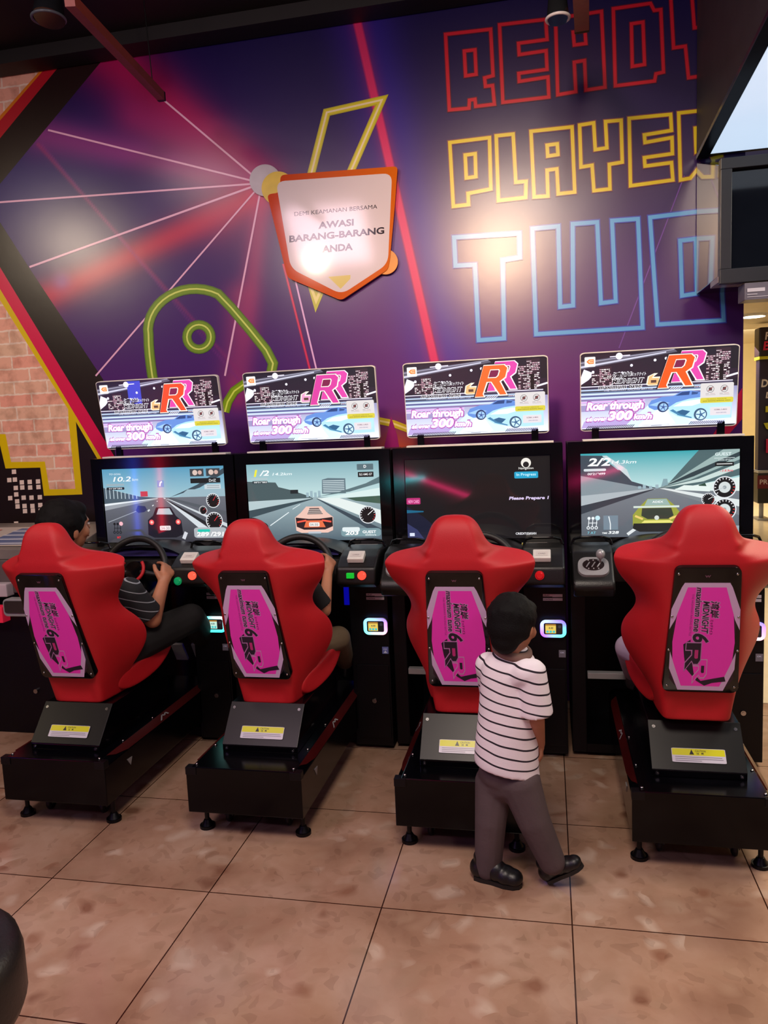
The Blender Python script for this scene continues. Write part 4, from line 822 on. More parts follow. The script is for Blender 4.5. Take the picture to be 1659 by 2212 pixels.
    for k in range(n): j = (k+1) % n; a.poly([out[k], out[j], inn[j], inn[k]], [pc(out[k]), pc(out[j]), pc(inn[j]), pc(inn[k])], step=.01)
    a.build('light_ring', M['led'], rd, (0, -.0225, 0))
    a = Art(1, 1, .0002); a.poly(rrect(-.041, .041, -.026, .026, .007), (14, 14, 18)); a.rect(-.034, -.021, .012, .021, (226, 196, 90) if i > 1 else (190, 226, 210)); a.rect(-.034, .014, .012, .021, (170, 120, 50)); a.text('4.00', -.02, -.001, .009, (50, 40, 60), .02, .1, .02)
    for k in range(3): a.circ(-.025+k*.014, -.013, .0055, (60, 190, 190), ry=.0055)
    a.circ(.028, .010, .007, (44, 44, 52), ry=.007); a.build('reader_screen', M['screen'], rd, (0, -.0232, 0))
    def lock(): bm = bmesh.new(); cyl(bm, (0, 0, 0), (0, -.010, 0), .012, .011, 16); cyl(bm, (0, -.01, 0), (0, -.012, 0), .006, .006, 12); return bm
    shared('lock', 'coin_lock', lock, M['chrome'], t, (.318, 3.468, .245), angle=40)
    shared('doorl', 'coin_door', BX(.235, .392, 3.464, 3.472, .06, .42, bev=.002), M['blackmat'], t)
    # pedals
    def ped():
        bm = bmesh.new(); box(bm, -.31, .05, 3.50, 3.53, .395, .415, .003); return bm
    o = shared('pbar', 'kick_plate', BX(-.33, -.10, 3.485, 3.52, .372, .40, bev=.003), M['silver'], t); o['label'] = 'bright metal strip in the footwell'
    for k, x in enumerate((-.04, .08)):
        o = shared('pedal', 'pedal', BX(-.035, .035, -.008, .008, -.06, .06, bev=.004), M['silver'], t, (x, 3.80, .36)); o.rotation_euler = (.5, 0, 0)
    if i in (1, 2):
        for q in ((.07, .20, .60, .72), (.10, .19, .30, .46)):
            bm = bmesh.new(); box(bm, q[0], q[1], 3.905, 3.92, q[2], q[3], .002); o = obj('footwell_lamp', bm, mat('blue_footwell_light', (4, 4, 40), .4, emit=(10, 10, 190), es=.55), t); o['label'] = 'dim blue light panel in the footwell'
    # --- seat platform
    pb = shared('base', 'seat_platform', base_body_bm, S, t)
    for s in (1, -1):
        il = shared('inlay%d' % s, 'side_inlay', inlay_bm(s), M['redtrim'], pb); il['label'] = 'dark red strip'
        shared('mark%d' % s, 'inlay_emblem', mark_bm(s), M['silver'], il); shared('tri%d' % s, 'triangle_emblem', tri_bm(s), M['silver'], pb)
        shared('bk%d' % s, 'corner_bracket', BX(-.022, .022, -.003, .03, -.028, .002, bev=.002), M['blackmat'], pb, (s*.209, 2.60, .284))
        for y in (2.625, 2.80, 3.05): c_ = shared('screwz', 'screw', lambda: (lambda b: (ell(b, (0, 0, 0), (.006, .006, .004), n=10), b)[1])(bmesh.new()), M['chrome'], pb, (s*.195, y, .289), smooth=True)
    for x in (-.198, .198):
        for y in (2.685,):
            def foot(): bm = bmesh.new(); cyl(bm, (0, 0, .02), (0, 0, .11), .009, .009, 12); cyl(bm, (0, 0, 0), (0, 0, .012), .030, .030, 22); cyl(bm, (0, 0, .012), (0, 0, .034), .024, .012, 18); cyl(bm, (0, 0, .088), (0, 0, .106), .019, .019, 6); return bm
            shared('foot', 'levelling_foot', foot, M['blackmat'], t, (x, y, 0), angle=40)
    for x, y in ((-.125, 2.74), (.125, 2.74)):
        def wheel_c(): bm = bmesh.new(); torus(bm, (0, 0, .030), .020, .010, (0, 1, 0), (0, 0, 1), seg=24, n=8); cyl(bm, (-.008, 0, .03), (.008, 0, .03), .02, .02, 20); return bm
        c_ = shared('caster', 'caster', wheel_c, M['rubber'], t, (x, y, 0), smooth=True)
        shared('fork', 'caster_fork', lambda: (lambda b: (prism(b, [(-.014, .03), (-.022, .075), (.022, .075), (.014, .03)], -.017, -.013, 'x'), prism(b, [(-.014, .03), (-.022, .075), (.022, .075), (.014, .03)], .013, .017, 'x'), box(b, -.024, .024, -.026, .026, .075, .105), b)[3])(bmesh.new()), M['caster'], c_)
    wd = shared('wedge', 'seat_pedestal', wedge_bm, M['blacksheet'], t, (sx, py, 0))
    # rear plate of the pedestal leans forward: local plane from (2.755,.318) to (2.865,.46)
    ang = math.atan2(.12, .133)
    pl = shared('rplate', 'pedestal_cover', BX(-.156, .156, -.003, .001, 0, .178, bev=.001), M['plate'], wd, (0, 2.705, .313)); pl.rotation_euler = (-ang, 0, 0)
    cl = caution_art().build('caution_label', M['stick'], wd, (-.066, 2.7645, .340)); cl.rotation_euler = (-ang, 0, 0); cl.location = (-.086, 2.705+.022-.0085, .313+.0244); cl['label'] = 'yellow and white caution label'
    for x in (-.138, .138):
        for v in (.155,):
            b_ = shared('bolt', 'bolt', bolt_bm, M['chrome'], wd, (x, 2.705+v*math.sin(ang)-.003, .313+v*math.cos(ang)), angle=40); b_.rotation_euler = (-ang, 0, 0)
        shared('bolt', 'bolt', bolt_bm, M['chrome'], wd, (x, 2.704, .300))
    # --- seat
    cu = shared('cushion', 'seat_cushion', cushion_bm, M['red'], t, (sx, sy*.5, sz), smooth=True)
    if not cu.data.users > 1: pass
    se = shared('shell', 'seat_back', seat_shell_bm, M['red'], t, (sx, 2.62+sy, sz), smooth=True)
    if 'shellmod' not in _mesh: _mesh['shellmod'] = 1
    for q in (cu, se):
        m_ = q.modifiers.new('soft', 'SUBSURF'); m_.levels = 2; m_.render_levels = 2
    lean = math.atan2(.135, .45)
    bp = shared('spanel', 'back_panel', seat_panel_bm, M['blackgloss'], se, (0, .134, .572), angle=40); bp.rotation_euler = (lean, 0, 0)
    st = seat_sticker().build('back_sticker', M['stick'], bp, (0, -.0146, 0)); st['label'] = 'magenta and lilac sticker with black lettering'
    for x, v in ((-.088, .458), (.088, .458), (-.108, .025), (.108, .025), (-.108, .17), (.108, .17), (-.102, .30), (.102, .30)): shared('bolt2', 'panel_bolt', lambda: (lambda b: (ell(b, (0, 0, 0), (.0045, .003, .0045), n=10), b)[1])(bmesh.new()), M['chrome'], bp, (x, -.0145, v), smooth=True)
    return t
CX = {1: -1.95, 2: -1.145, 3: -.333, 4: .487}
LB = {1: 'red-seated racing machine at far left, driver in striped shirt, dark car on its screen',
      2: 'red-seated racing machine, screen shows an orange sports car, driver in black sleeves',
      3: 'red-seated racing machine with nearly black screen, behind the walking boy',
      4: 'red-seated racing machine at right end, screen shows a yellow-green winged car'}
for i, s_, p_, z_, x_ in ((1, .01, -.02, 0, .005), (2, .09, .05, -.008, .012), (3, .04, .0, 0, .004), (4, -.02, .015, .028, .006)): machine(i, CX[i], s_, LB[i], p_, z_, x_)
# ------------------------------------------------------------------ shield sign on the mural
def wall_sign():
    Y0 = WY-.030; org = at(720, 500, Y0)
    t = thing('shield_sign', 'orange and white shield-shaped notice board stuck on the mural', 'sign', tuple(org))
    fn = lambda px, py: tuple(at(px, py, Y0)-org)
    def slab(pts, d0, d1, m, name, parent):
        bm = bmesh.new(); q = [at(x, y, Y0)-org for x, y in pts]; prism(bm, [(v.x, v.z) for v in q], d0, d1, 'y', bev=.001); return obj(name, bm, m, parent)
    def rc(pts, r=8, k=4):
        out = []; n = len(pts)
        for i in range(n):
            p = Vector(pts[i]); a = (Vector(pts[i-1])-p); b = (Vector(pts[(i+1) % n])-p); rr = min(r, a.length/2.2, b.length/2.2); A = p+a.normalized()*rr; B = p+b.normalized()*rr
            for j in range(k+1): s = j/k; out.append(tuple(A*(1-s)**2+p*2*s*(1-s)+B*s*s))
        return out
    C_ = lambda x, y, r: [(x+r*math.cos(a), y+r*1.02*math.sin(a)) for a in [2*math.pi*k/40 for k in range(40)]]
    o = slab(C_(571, 388, 34), .012, .026, mat('pale_grey_disc', (196, 190, 206), .35), 'disc', t); o['label'] = 'pale grey disc'
    o = slab(C_(600, 406, 36), .006, .014, mat('yellow_disc', (226, 196, 60), .35), 'disc', t); o['label'] = 'yellow disc'
    o = slab(C_(832, 565, 27), .006, .014, mat('orange_disc', (232, 150, 40), .35), 'disc', t); o['label'] = 'orange disc'
    outer = rc([(606, 378), (859, 359), (853, 440), (842, 560), (838, 582), (737, 649), (621, 600), (577, 420), (604, 416)], 9)
    bmt = attr_mat('glossy_sign_film', 0, .10)
    bm = bmesh.new(); prism(bm, [((at(x, y, Y0)-org).x, (at(x, y, Y0)-org).z) for x, y in outer], .0005, .012, 'y'); obj('board', bm, mat('board_edge', (200, 90, 30), .5), t)
    a = Art(fn=fn, dz=.00018); q = outer
    cs = [tuple((216*(1-s)+206*s, 108*(1-s)+70*s, 20*(1-s)+26*s)) for s in [min(1, max(0, (840-x)/260)) for x, y in q]]
    a.poly(q, cs); a.poly(rc([(596, 392), (847, 374), (838, 570), (738, 636), (628, 580)], 20, 6), (226, 216, 226))
    a.poly([(709, 598), (757, 594), (757, 602), (736, 624)], (226, 210, 130))
    def tx(s, x, y, h_, wd, bd, col=(34, 20, 26)):
        vs, fs, bb = text_polys(s, bd, 0); a.z += a.dz; n = len(a.v)
        for u, v in vs: uu = (u-bb[0])/(bb[2]-bb[0])*wd; a.v.append(a.P((x+uu, y-uu*.092-(v-bb[1])/(bb[3]-bb[1])*h_)))
        a.c += [(*lin(col), 1)]*len(vs); a.f += [[n+i for i in f] for f in fs]; a.m += [0]*len(fs)
    tx('DEMI KEAMANAN BERSAMA', 636, 467, 9, 179, 0); tx('AWASI', 688, 494.5, 15, 76, .03); tx('BARANG-BARANG', 625, 524, 15, 205, .03); tx('ANDA', 696, 546, 15, 66, .03)
    a.build('printed_face', bmt, t)
wall_sign()
# ------------------------------------------------------------------ overhead light box and display at the right
t = thing('hanging_light_box', 'dark box under the ceiling with a white lit underside', 'light box', (.733, 4.19, 2.77))
bm = bmesh.new(); prism(bm, [(0, 0), (0, .95), (-2.2, .95), (-2.2, .12)], 0, 1.6, 'x', bev=.004); obj('housing', bm, mat('charcoal_panel', (54, 50, 54), .55), t)
bm = bmesh.new(); prism(bm, [(-.015, -.016), (-.015, .004), (-2.2, .126), (-2.2, .104)], -.005, .050, 'x', bev=.002); o = obj('edge_trim', bm, mat('navy_trim', (22, 28, 40), .22), t)
bm = bmesh.new(); prism(bm, [(-.05, -.004), (-.05, .0), (-2.15, .118), (-2.15, .112)], .055, 1.55, 'x'); obj('lit_panel', bm, mat('lit_white_diffuser', (220, 235, 250), .4, emit=(198, 218, 240), es=1.0), t)
t = thing('wall_display', 'dark glass display cabinet hanging below the white light box', 'display', (.735, 4.19, 2.085))
bm = bmesh.new(); prism(bm, [(-.50, .035), (-.50, .50), (0, .66), (0, .035)], 0, 1.5, 'x', bev=.003); obj('casing', bm, mat('gloss_side_panel', (16, 12, 18), .06, coat=.5, spec=.9), t)
bm = bmesh.new()
for q in ((0, 1.5, .47, .515), (0, 1.5, .0, .06), (0, .045, .06, .47)): box(bm, q[0], q[1], -.545, -.50, q[2], q[3], .002)
obj('frame', bm, mat('grey_frame', (26, 28, 34), .35), t)
bm = bmesh.new(); box(bm, .045, 1.5, -.515, -.502, .06, .47); obj('glass', bm, mat('dark_display_glass', (10, 14, 20), .05, coat=.3), t)
bm = bmesh.new(); box(bm, .10, 1.5, -.54, -.42, -.075, -.004, .002); o = obj('label_rail', bm, mat('grey_rail', (96, 92, 104), .35), t)
bm = bmesh.new(); box(bm, -.004, .12, -.52, -.36, .008, .034, .002); obj('corner_clip', bm, mat('clear_clip', (120, 110, 120), .2), t)
a = Art(.2, .05, .0004); a.rect(0, .55, .35, .85, (190, 186, 196)); a.rect(0, .1, 1, .16, (170, 166, 176)); a.rect(0, .3, .2, .38, (170, 166, 176)); a.build('rail_print', M['stick'], o, (.11, -.542, -.07))
t = thing('side_support', 'dark post of the display beside the corridor opening', 'post', (.965, 3.9, 0))
bpy.data.objects.remove(t)
# ------------------------------------------------------------------ rails and lamps near the ceiling
def rail(px, py, Ye, y1, px2, py2, wd, label, z_up=0):
    e = at(px, py, Ye); b = at(px2, py2, y1); t = thing('ceiling_rail', label, 'rail', tuple(e), 'rust coloured rails under the ceiling'); d = b-e; x, y = frame_of(d)
    bm = bmesh.new(); ring_faces(bm, [[c+x*(wd*sx)+y*(.02*sy) for sx, sy in ((1, 1), (-1, 1), (-1, -1), (1, -1))] for c in (Vector((0, 0, 0)), d)]); obj('bar', bm, mat('rusty_brown_bar', (128, 52, 40), .5, bump=.4, bscale=40), t)
    bm = bmesh.new(); cyl(bm, d*.12+Vector((0, 0, .01)), d*.12+Vector((-.02, 0, 3.70-e.z-d.z*.12)), .0025, n=8); obj('hanging_wire', bm, M['blackmat'], t)
    bm = bmesh.new(); box(bm, -wd*1.05, wd*1.05, -.012, .012, -.022, .022, .003); obj('end_cap', bm, M['blackmat'], t)
rail(348, 208, 3.7, 2.6, 150, 0, .018, 'rust-red rail pointing at the mural from the upper left')
rail(1257, 58, 3.7, 2.6, 1250, -160, .030, 'rust-brown rail hanging over the red lettering')
def spot(px, py, Y, r, label, tip):
    p = at(px, py, Y); t = thing('spotlight', label, 'spotlight', tuple(p), 'unlit spotlights under the ceiling')
    bm = bmesh.new(); cyl(bm, (0, 0, 0), (0, .03, .14), r, r*.7, 24); obj('shade', bm, mat('smoked_lamp_shade', (26, 28, 32), .15), t, angle=40)
    bm = bmesh.new(); torus(bm, (0, 0, 0), r, .006, (1, 0, 0), (0, 1, 0), seg=32, n=8); obj('rim', bm, mat(tip[0], tip[1], .25), t, smooth=True)
    bm = bmesh.new(); cyl(bm, (0, .03, .13), (0, .04, 3.72-p.z), .008, n=10); obj('stem', bm, M['blackmat'], t)
spot(105, 40, 3.3, .07, 'dark smoked spotlight at the upper left corner', ('dull_rim', (80, 86, 96)))
spot(1205, 40, 3.4, .045, 'small pale-rimmed spotlight above the red lettering', ('pale_rim', (200, 196, 204)))
# ------------------------------------------------------------------ neon tubes on the room's rear (seen only as reflections)
for (p, q, c, nm, lb) in (((-5.07, -1.5, 1.30), (-5.09, -1.5, .02), (60, 90, 255), 'neon_tube', 'blue neon tube standing behind the camera'), ((-4.72, -1.5, 1.30), (-4.76, -1.5, .02), (255, 30, 50), 'neon_tube', 'red neon tube beside the blue one'),
                          ((-1.82, -1.5, .85), (-1.41, -1.5, .89), (40, 220, 230), 'neon_tube', 'short cyan neon tube behind the camera'), ((-1.73, -1.56, .98), (-.84, -1.56, .63), (240, 40, 110), 'neon_tube', 'pink sloping neon tube behind the camera'), ((.22, -1.5, .78), (.80, -1.5, .94), (240, 40, 120), 'neon_tube', 'pink neon tube behind the camera at the right')):
    bm = bmesh.new(); capsule(bm, Vector(p)-Vector(p), Vector(q)-Vector(p), .014, .014, 10); o = obj(nm, bm, mat('neon', c, .3, emit=c, es=30), None, True, p); tag(o, lb, 'neon light', 'neon tubes behind the viewer')
# ------------------------------------------------------------------ neighbouring machine at the far left
t = thing('arcade_cabinet', 'low black game cabinet at left edge with striped control panel', 'arcade machine', (-2.78, 0, 0))
bm = bmesh.new(); box(bm, -.62, .36, 3.47, 4.0, .0, .70, .004); box(bm, -.62, .30, 3.62, 4.1, .7, .96, .004); obj('cabinet_body', bm, M['blackmat'], t)
bm = bmesh.new(); prism(bm, [(3.50, .93), (3.50, .985), (3.84, 1.065), (3.95, 1.065), (3.95, .93)], -.62, .40, 'x', bev=.004); obj('control_desk', bm, mat('grey_desk', (120, 112, 108), .4), t)
a = Art(1, 1, .0004); a.poly([(-.60, 0), (.30, 0), (.30, .28), (-.60, .28)], (196, 184, 176)); a.poly([(-.18, .02), (.28, .02), (.30, .26), (-.10, .26)], (96, 110, 150))
for i in range(4): a.poly([(-.18+.016*i, .03+i*.058), (.28, .03+i*.058), (.28, .045+i*.058), (-.17+.016*i, .045+i*.058)], (206, 208, 222))
a.poly([(-.36, .12), (-.24, .12), (-.21, .24), (-.33, .24)], (206, 120, 110)); o = a.build('desk_print', M['stick'], t, (0, 3.53, .996)); o.rotation_euler = (math.radians(-90+13), 0, 0)
bm = bmesh.new(); box(bm, -.62, .20, 3.47, 3.50, .76, .93, .004); obj('front_panel', bm, mat('grey_front', (90, 80, 80), .45), t)
bm = bmesh.new(); box(bm, -.62, at(14, 1275, 3.42).x+2.78, 3.42, 3.48, at(10, 1290, 3.42).z, at(10, 1262, 3.42).z, .006); o = obj('lower_band', bm, mat('pale_band', (190, 176, 186), .35), t); o['label'] = 'pale band with pink corner'
bm = bmesh.new(); box(bm, -.62, at(5, 1330, 3.40).x+2.78, 3.40, 3.46, at(5, 1346, 3.4).z, at(5, 1312, 3.4).z, .004); obj('pink_sign', bm, mat('pink_panel', (214, 40, 70), .4, emit=(214, 30, 60), es=.3), t)
pc_ = at(30, 1312, 3.36)-Vector((-2.78, 0, 0))
bm = bmesh.new(); prism(bm, [(pc_.x+x, pc_.z+z) for x, z in rrect(-.055, .09, -.045, .045, .022)], 3.35, 3.40, 'y', bev=.004); r_ = obj('card_reader', bm, M['silver'], t)
bm = bmesh.new(); prism(bm, [(pc_.x+x, pc_.z+z) for x, z in rrect(-.043, .078, -.026, .036, .012)], 3.343, 3.352, 'y', bev=.002); obj('reader_screen', bm, mat('dim_reader_glass', (52, 44, 44), .15), r_)
bm = bmesh.new(); cyl(bm, (.13, 3.47, .235), (.13, 3.458, .235), .012, n=16); obj('coin_lock', bm, M['chrome'], t)
# ------------------------------------------------------------------ stool, corridor stand
sc_ = Vector((-1.265, 1.19, 0)); t = thing('round_stool', 'black padded round stool cut off at the lower left corner', 'stool', tuple(sc_))
bm = bmesh.new(); rings = []
for r, z in ((.02, .56), (.15, .56), (.185, .552), (.205, .53), (.212, .50), (.212, .42), (.205, .40), (.18, .39), (.02, .39)): rings.append([Vector((r*math.cos(2*math.pi*k/40), r*math.sin(2*math.pi*k/40), z)) for k in range(40)])
ring_faces(bm, rings); obj('seat', bm, mat('black_leatherette', (20, 18, 20), .42, bump=.3, bscale=150), t, True)
bm = bmesh.new(); cyl(bm, (0, 0, .03), (0, 0, .40), .03, n=20); obj('column', bm, M['chrome'], t, angle=40)
bm = bmesh.new(); cyl(bm, (0, 0, 0), (0, 0, .03), .17, .06, 32); obj('foot_plate', bm, M['chrome'], t, angle=40)
PY = 11.3; P0 = at(1636, 1118, PY); pz = lambda y: at(1640, y, PY).z; kx = lambda x: at(x, 900, PY).x-P0.x
t = thing('promo_stand', 'tall dark printed stand in the corridor with yellow and white letters', 'stand', (P0.x, PY, 0))
bm = bmesh.new(); box(bm, 0, 1.7, 0, .18, pz(1086), pz(774), .01); obj('cabinet', bm, mat('dark_purple_board', (28, 16, 54), .4), t)
bm = bmesh.new(); box(bm, -.02, 1.7, -.06, .2, pz(772), pz(708), .02); obj('header', bm, mat('dark_header', (34, 14, 34), .4), t)
bm = bmesh.new(); box(bm, -.02, 1.7, -.08, .18, pz(777), pz(771)); obj('yellow_rule', bm, mat('yellow_rule', (206, 200, 40), .4), t)
bm = bmesh.new(); box(bm, -.02, 1.7, -.10, .18, pz(1021), pz(1016)); obj('steel_rule', bm, M['silver'], t)
bm = bmesh.new(); box(bm, -.02, 1.7, -.09, .18, pz(1086), pz(1022), .01); obj('lower_box', bm, mat('black_lower_box', (12, 10, 12), .4), t)
a = Art(1, 1, .001)
for s_, px_, py_, hh, ww, c in (('FU', 1647, 736, 15, 20, (236, 226, 236)), ('B', 1643, 758, 17, 13, (226, 40, 90)), ('DI', 1640, 837, 15, 17, (240, 236, 240)), ('L', 1650, 861, 12, 8, (240, 236, 240)), ('S', 1656, 968, 10, 8, (240, 210, 230))):
    a.text(s_, kx(px_), pz(py_), hh*.0068, c, .03, .12, ww*.0068)
for q in ([(1650, 891), (1700, 890), (1700, 878), (1650, 878)], [(1656, 899), (1690, 897), (1690, 912), (1664, 910)], [(1646, 914), (1700, 912), (1700, 932), (1668, 934), (1652, 926)]): a.poly([(kx(x), pz(y)) for x, y in q], (206, 206, 40))
a.poly([(kx(x), pz(y)) for x, y in ((1652, 948), (1700, 948), (1700, 978), (1652, 978))], (190, 20, 80)); a.text('S', kx(1656), pz(968), .07, (240, 220, 232), .03, .12, .05)
a.build('lettering', M['stick'], t, (0, -.075, 0))
a = Art(1, 1, .001); a.poly([(kx(x), pz(y)) for x, y in ((1634, 1054), (1760, 1054), (1760, 1026), (1634, 1026))], (96, 12, 26)); a.text('PRO', kx(1639), pz(1045), .065, (206, 196, 200), .01, 0, .17); a.build('red_band', M['stick'], t, (0, -.095, 0))
for x in (.06, 1.5):
    bm = bmesh.new(); cyl(bm, (x, .05, .0), (x, .05, pz(1086)), .03, n=12); obj('leg', bm, M['silver'], t)
    bm = bmesh.new(); box(bm, x-.08, x+.08, -.1, .2, .0, .03, .01); obj('foot', bm, M['silver'], t)
# ------------------------------------------------------------------ people
def striped(name, rgb, sc, stripe, width, axis='Z', off=0):
    m = mat(name, rgb, .85, bump=.3, bscale=160, var=.04); nt = m.node_tree; b = nt.nodes['Principled BSDF']; L = nt.links.new
    src = b.inputs['Base Color'].links[0].from_socket; tc = nt.nodes.new('ShaderNodeTexCoord'); n = nt.nodes.new('ShaderNodeTexNoise'); n.inputs['Scale'].default_value = 5; L(tc.outputs['Object'], n.inputs['Vector'])
    s = nt.nodes.new('ShaderNodeSeparateXYZ'); L(tc.outputs['Object'], s.inputs[0])
    def mth(op, a_, b_):
        q = nt.nodes.new('ShaderNodeMath'); q.operation = op
        for k, v in enumerate((a_, b_)):
            if v is None: continue
            if isinstance(v, (int, float)): q.inputs[k].default_value = v
            else: L(v, q.inputs[k])
        return q.outputs[0]
    z = mth('ADD', s.outputs[2], mth('MULTIPLY', n.outputs['Fac'], .03)); z = mth('ADD', z, mth('MULTIPLY', s.outputs[0], off)); fr = mth('FRACT', mth('MULTIPLY', z, sc), None); k = mth('LESS_THAN', fr, width)
    mx = nt.nodes.new('ShaderNodeMix'); mx.data_type = 'RGBA'; L(k, mx.inputs[0]); L(src, mx.inputs[6]); mx.inputs[7].default_value = (*lin(stripe), 1); L(mx.outputs[2], b.inputs['Base Color']); return m
def chain(bm, pts, n=14):
    for (p, r), (q, s) in zip(pts, pts[1:]): capsule(bm, p, q, r, s, n)
def hand(bm, wrist, palm_dir, side_dir, size, curl=.6, thumb=1):
    "palm with four bent fingers and a thumb; side_dir points to the thumb side"
    pd = Vector(palm_dir).normalized(); sd = Vector(side_dir); sd = (sd-pd*sd.dot(pd)).normalized(); nd = pd.cross(sd)*thumb; w_ = Vector(wrist); L_ = size
    capsule(bm, w_, w_+pd*L_*.2, L_*.15, L_*.17)
    for k in (-1.5, -.5, .5, 1.5): capsule(bm, w_+pd*L_*.1, w_+pd*L_*.46+sd*k*L_*.105, L_*.12, L_*.085)
    for k, ln in ((-1.5, .36), (-.5, .44), (.5, .48), (1.5, .42)):
        p = w_+pd*L_*.46+sd*k*L_*.11; d = pd.copy(); seg = ln*L_/3*1.1; r_ = L_*.062
        for j in range(3):
            a_ = curl*(.7+.3*j); d = (d*math.cos(a_)+nd*math.sin(a_)).normalized(); q = p+d*seg; capsule(bm, p, q, r_, r_*.9, 10); p = q; r_ *= .92
    p = w_+pd*L_*.12+sd*L_*.14; q = p+(pd*.6+sd*.75+nd*.15).normalized()*L_*.24; capsule(bm, p, q, L_*.09, L_*.072, 10); capsule(bm, q, q+(pd*.8+sd*.2+nd*.5).normalized()*L_*.2, L_*.07, L_*.058, 10)
def head(bm, c, R, s):
    "R maps local (x right, y forward, z up) to world; s is head height"
    P = lambda x, y, z: Vector(c)+R @ Vector((x*s, y*s, z*s))
    ell(bm, P(0, -.02, .08), (s*.375, s*.44, s*.42), R, 20); ell(bm, P(0, .10, -.14), (s*.29, s*.30, s*.33), R, 18); ell(bm, P(0, .2, -.36), (s*.15, s*.13, s*.10), R)
    capsule(bm, P(0, .385, .03), P(0, .45, -.10), s*.04, s*.055, 10); ell(bm, P(0, .36, -.25), (s*.12, s*.06, s*.03), R)
    for k in (-1, 1):
        ell(bm, P(k*.37, -.02, -.04), (s*.04, s*.075, s*.12), R); ell(bm, P(k*.2, .26, -.10), (s*.12, s*.1, s*.12), R); capsule(bm, P(k*.08, .40, .10), P(k*.22, .35, .11), s*.035, s*.03, 8)
    capsule(bm, P(0, -.02, -.28), P(0, .07, -.52), s*.19, s*.18)
def face_parts(c, R, s, parent):
    P = lambda x, y, z: Vector(c)+R @ Vector((x*s, y*s, z*s))
    for k in (-1, 1):
        bm = bmesh.new(); ell(bm, P(k*.155, .375, .02), (s*.05, s*.035, s*.028), R); obj('eye', bm, mat('eye_white', (210, 200, 196), .2), parent, True)
        bm = bmesh.new(); ell(bm, P(k*.155, .402, .02), (s*.024, s*.014, s*.024), R); obj('iris', bm, M['hair'], parent, True)
    bm = bmesh.new(); ell(bm, P(0, .405, -.25), (s*.1, s*.03, s*.022), R); obj('lips', bm, mat('lips', (150, 78, 70), .5), parent, True)
def hair(c, R, s, parent, top=1.0):
    P = lambda x, y, z: Vector(c)+R @ Vector((x*s, y*s, z*s)); bm = bmesh.new()
    ell(bm, P(0, -.07, .14), (s*.425, s*.45, s*.43*top), R, 22); ell(bm, P(0, -.17, -.02), (s*.385, s*.345, s*.36), R, 18); ell(bm, P(0, .2, .32), (s*.31, s*.22, s*.16), R); ell(bm, P(0, -.22, -.24), (s*.27, s*.22, s*.26), R)
    for k in (-1, 1): ell(bm, P(k*.33, -.12, .02), (s*.08, s*.17, s*.24), R)
    rr = random.Random(5)
    for i in range(70):
        a_ = rr.uniform(0, 6.28); b_ = rr.uniform(.1, 1.4); d = Vector((math.cos(a_)*math.cos(b_), math.sin(a_)*math.cos(b_), math.sin(b_))); p = Vector((d.x*.41, -.08+d.y*.44, .14+d.z*.42*top)); capsule(bm, P(*p), P(*(p+Vector((d.x*.03, d.y*.03+.02, -.07)))), s*.035, s*.02, 6)
    return remesh('hair', bm, M['hair'], parent, s*.03, 3)
RZ = lambda deg: Matrix.Rotation(math.radians(deg), 3, 'Z'); RX = lambda deg: Matrix.Rotation(math.radians(deg), 3, 'X'); RY = lambda deg: Matrix.Rotation(math.radians(deg), 3, 'Y')
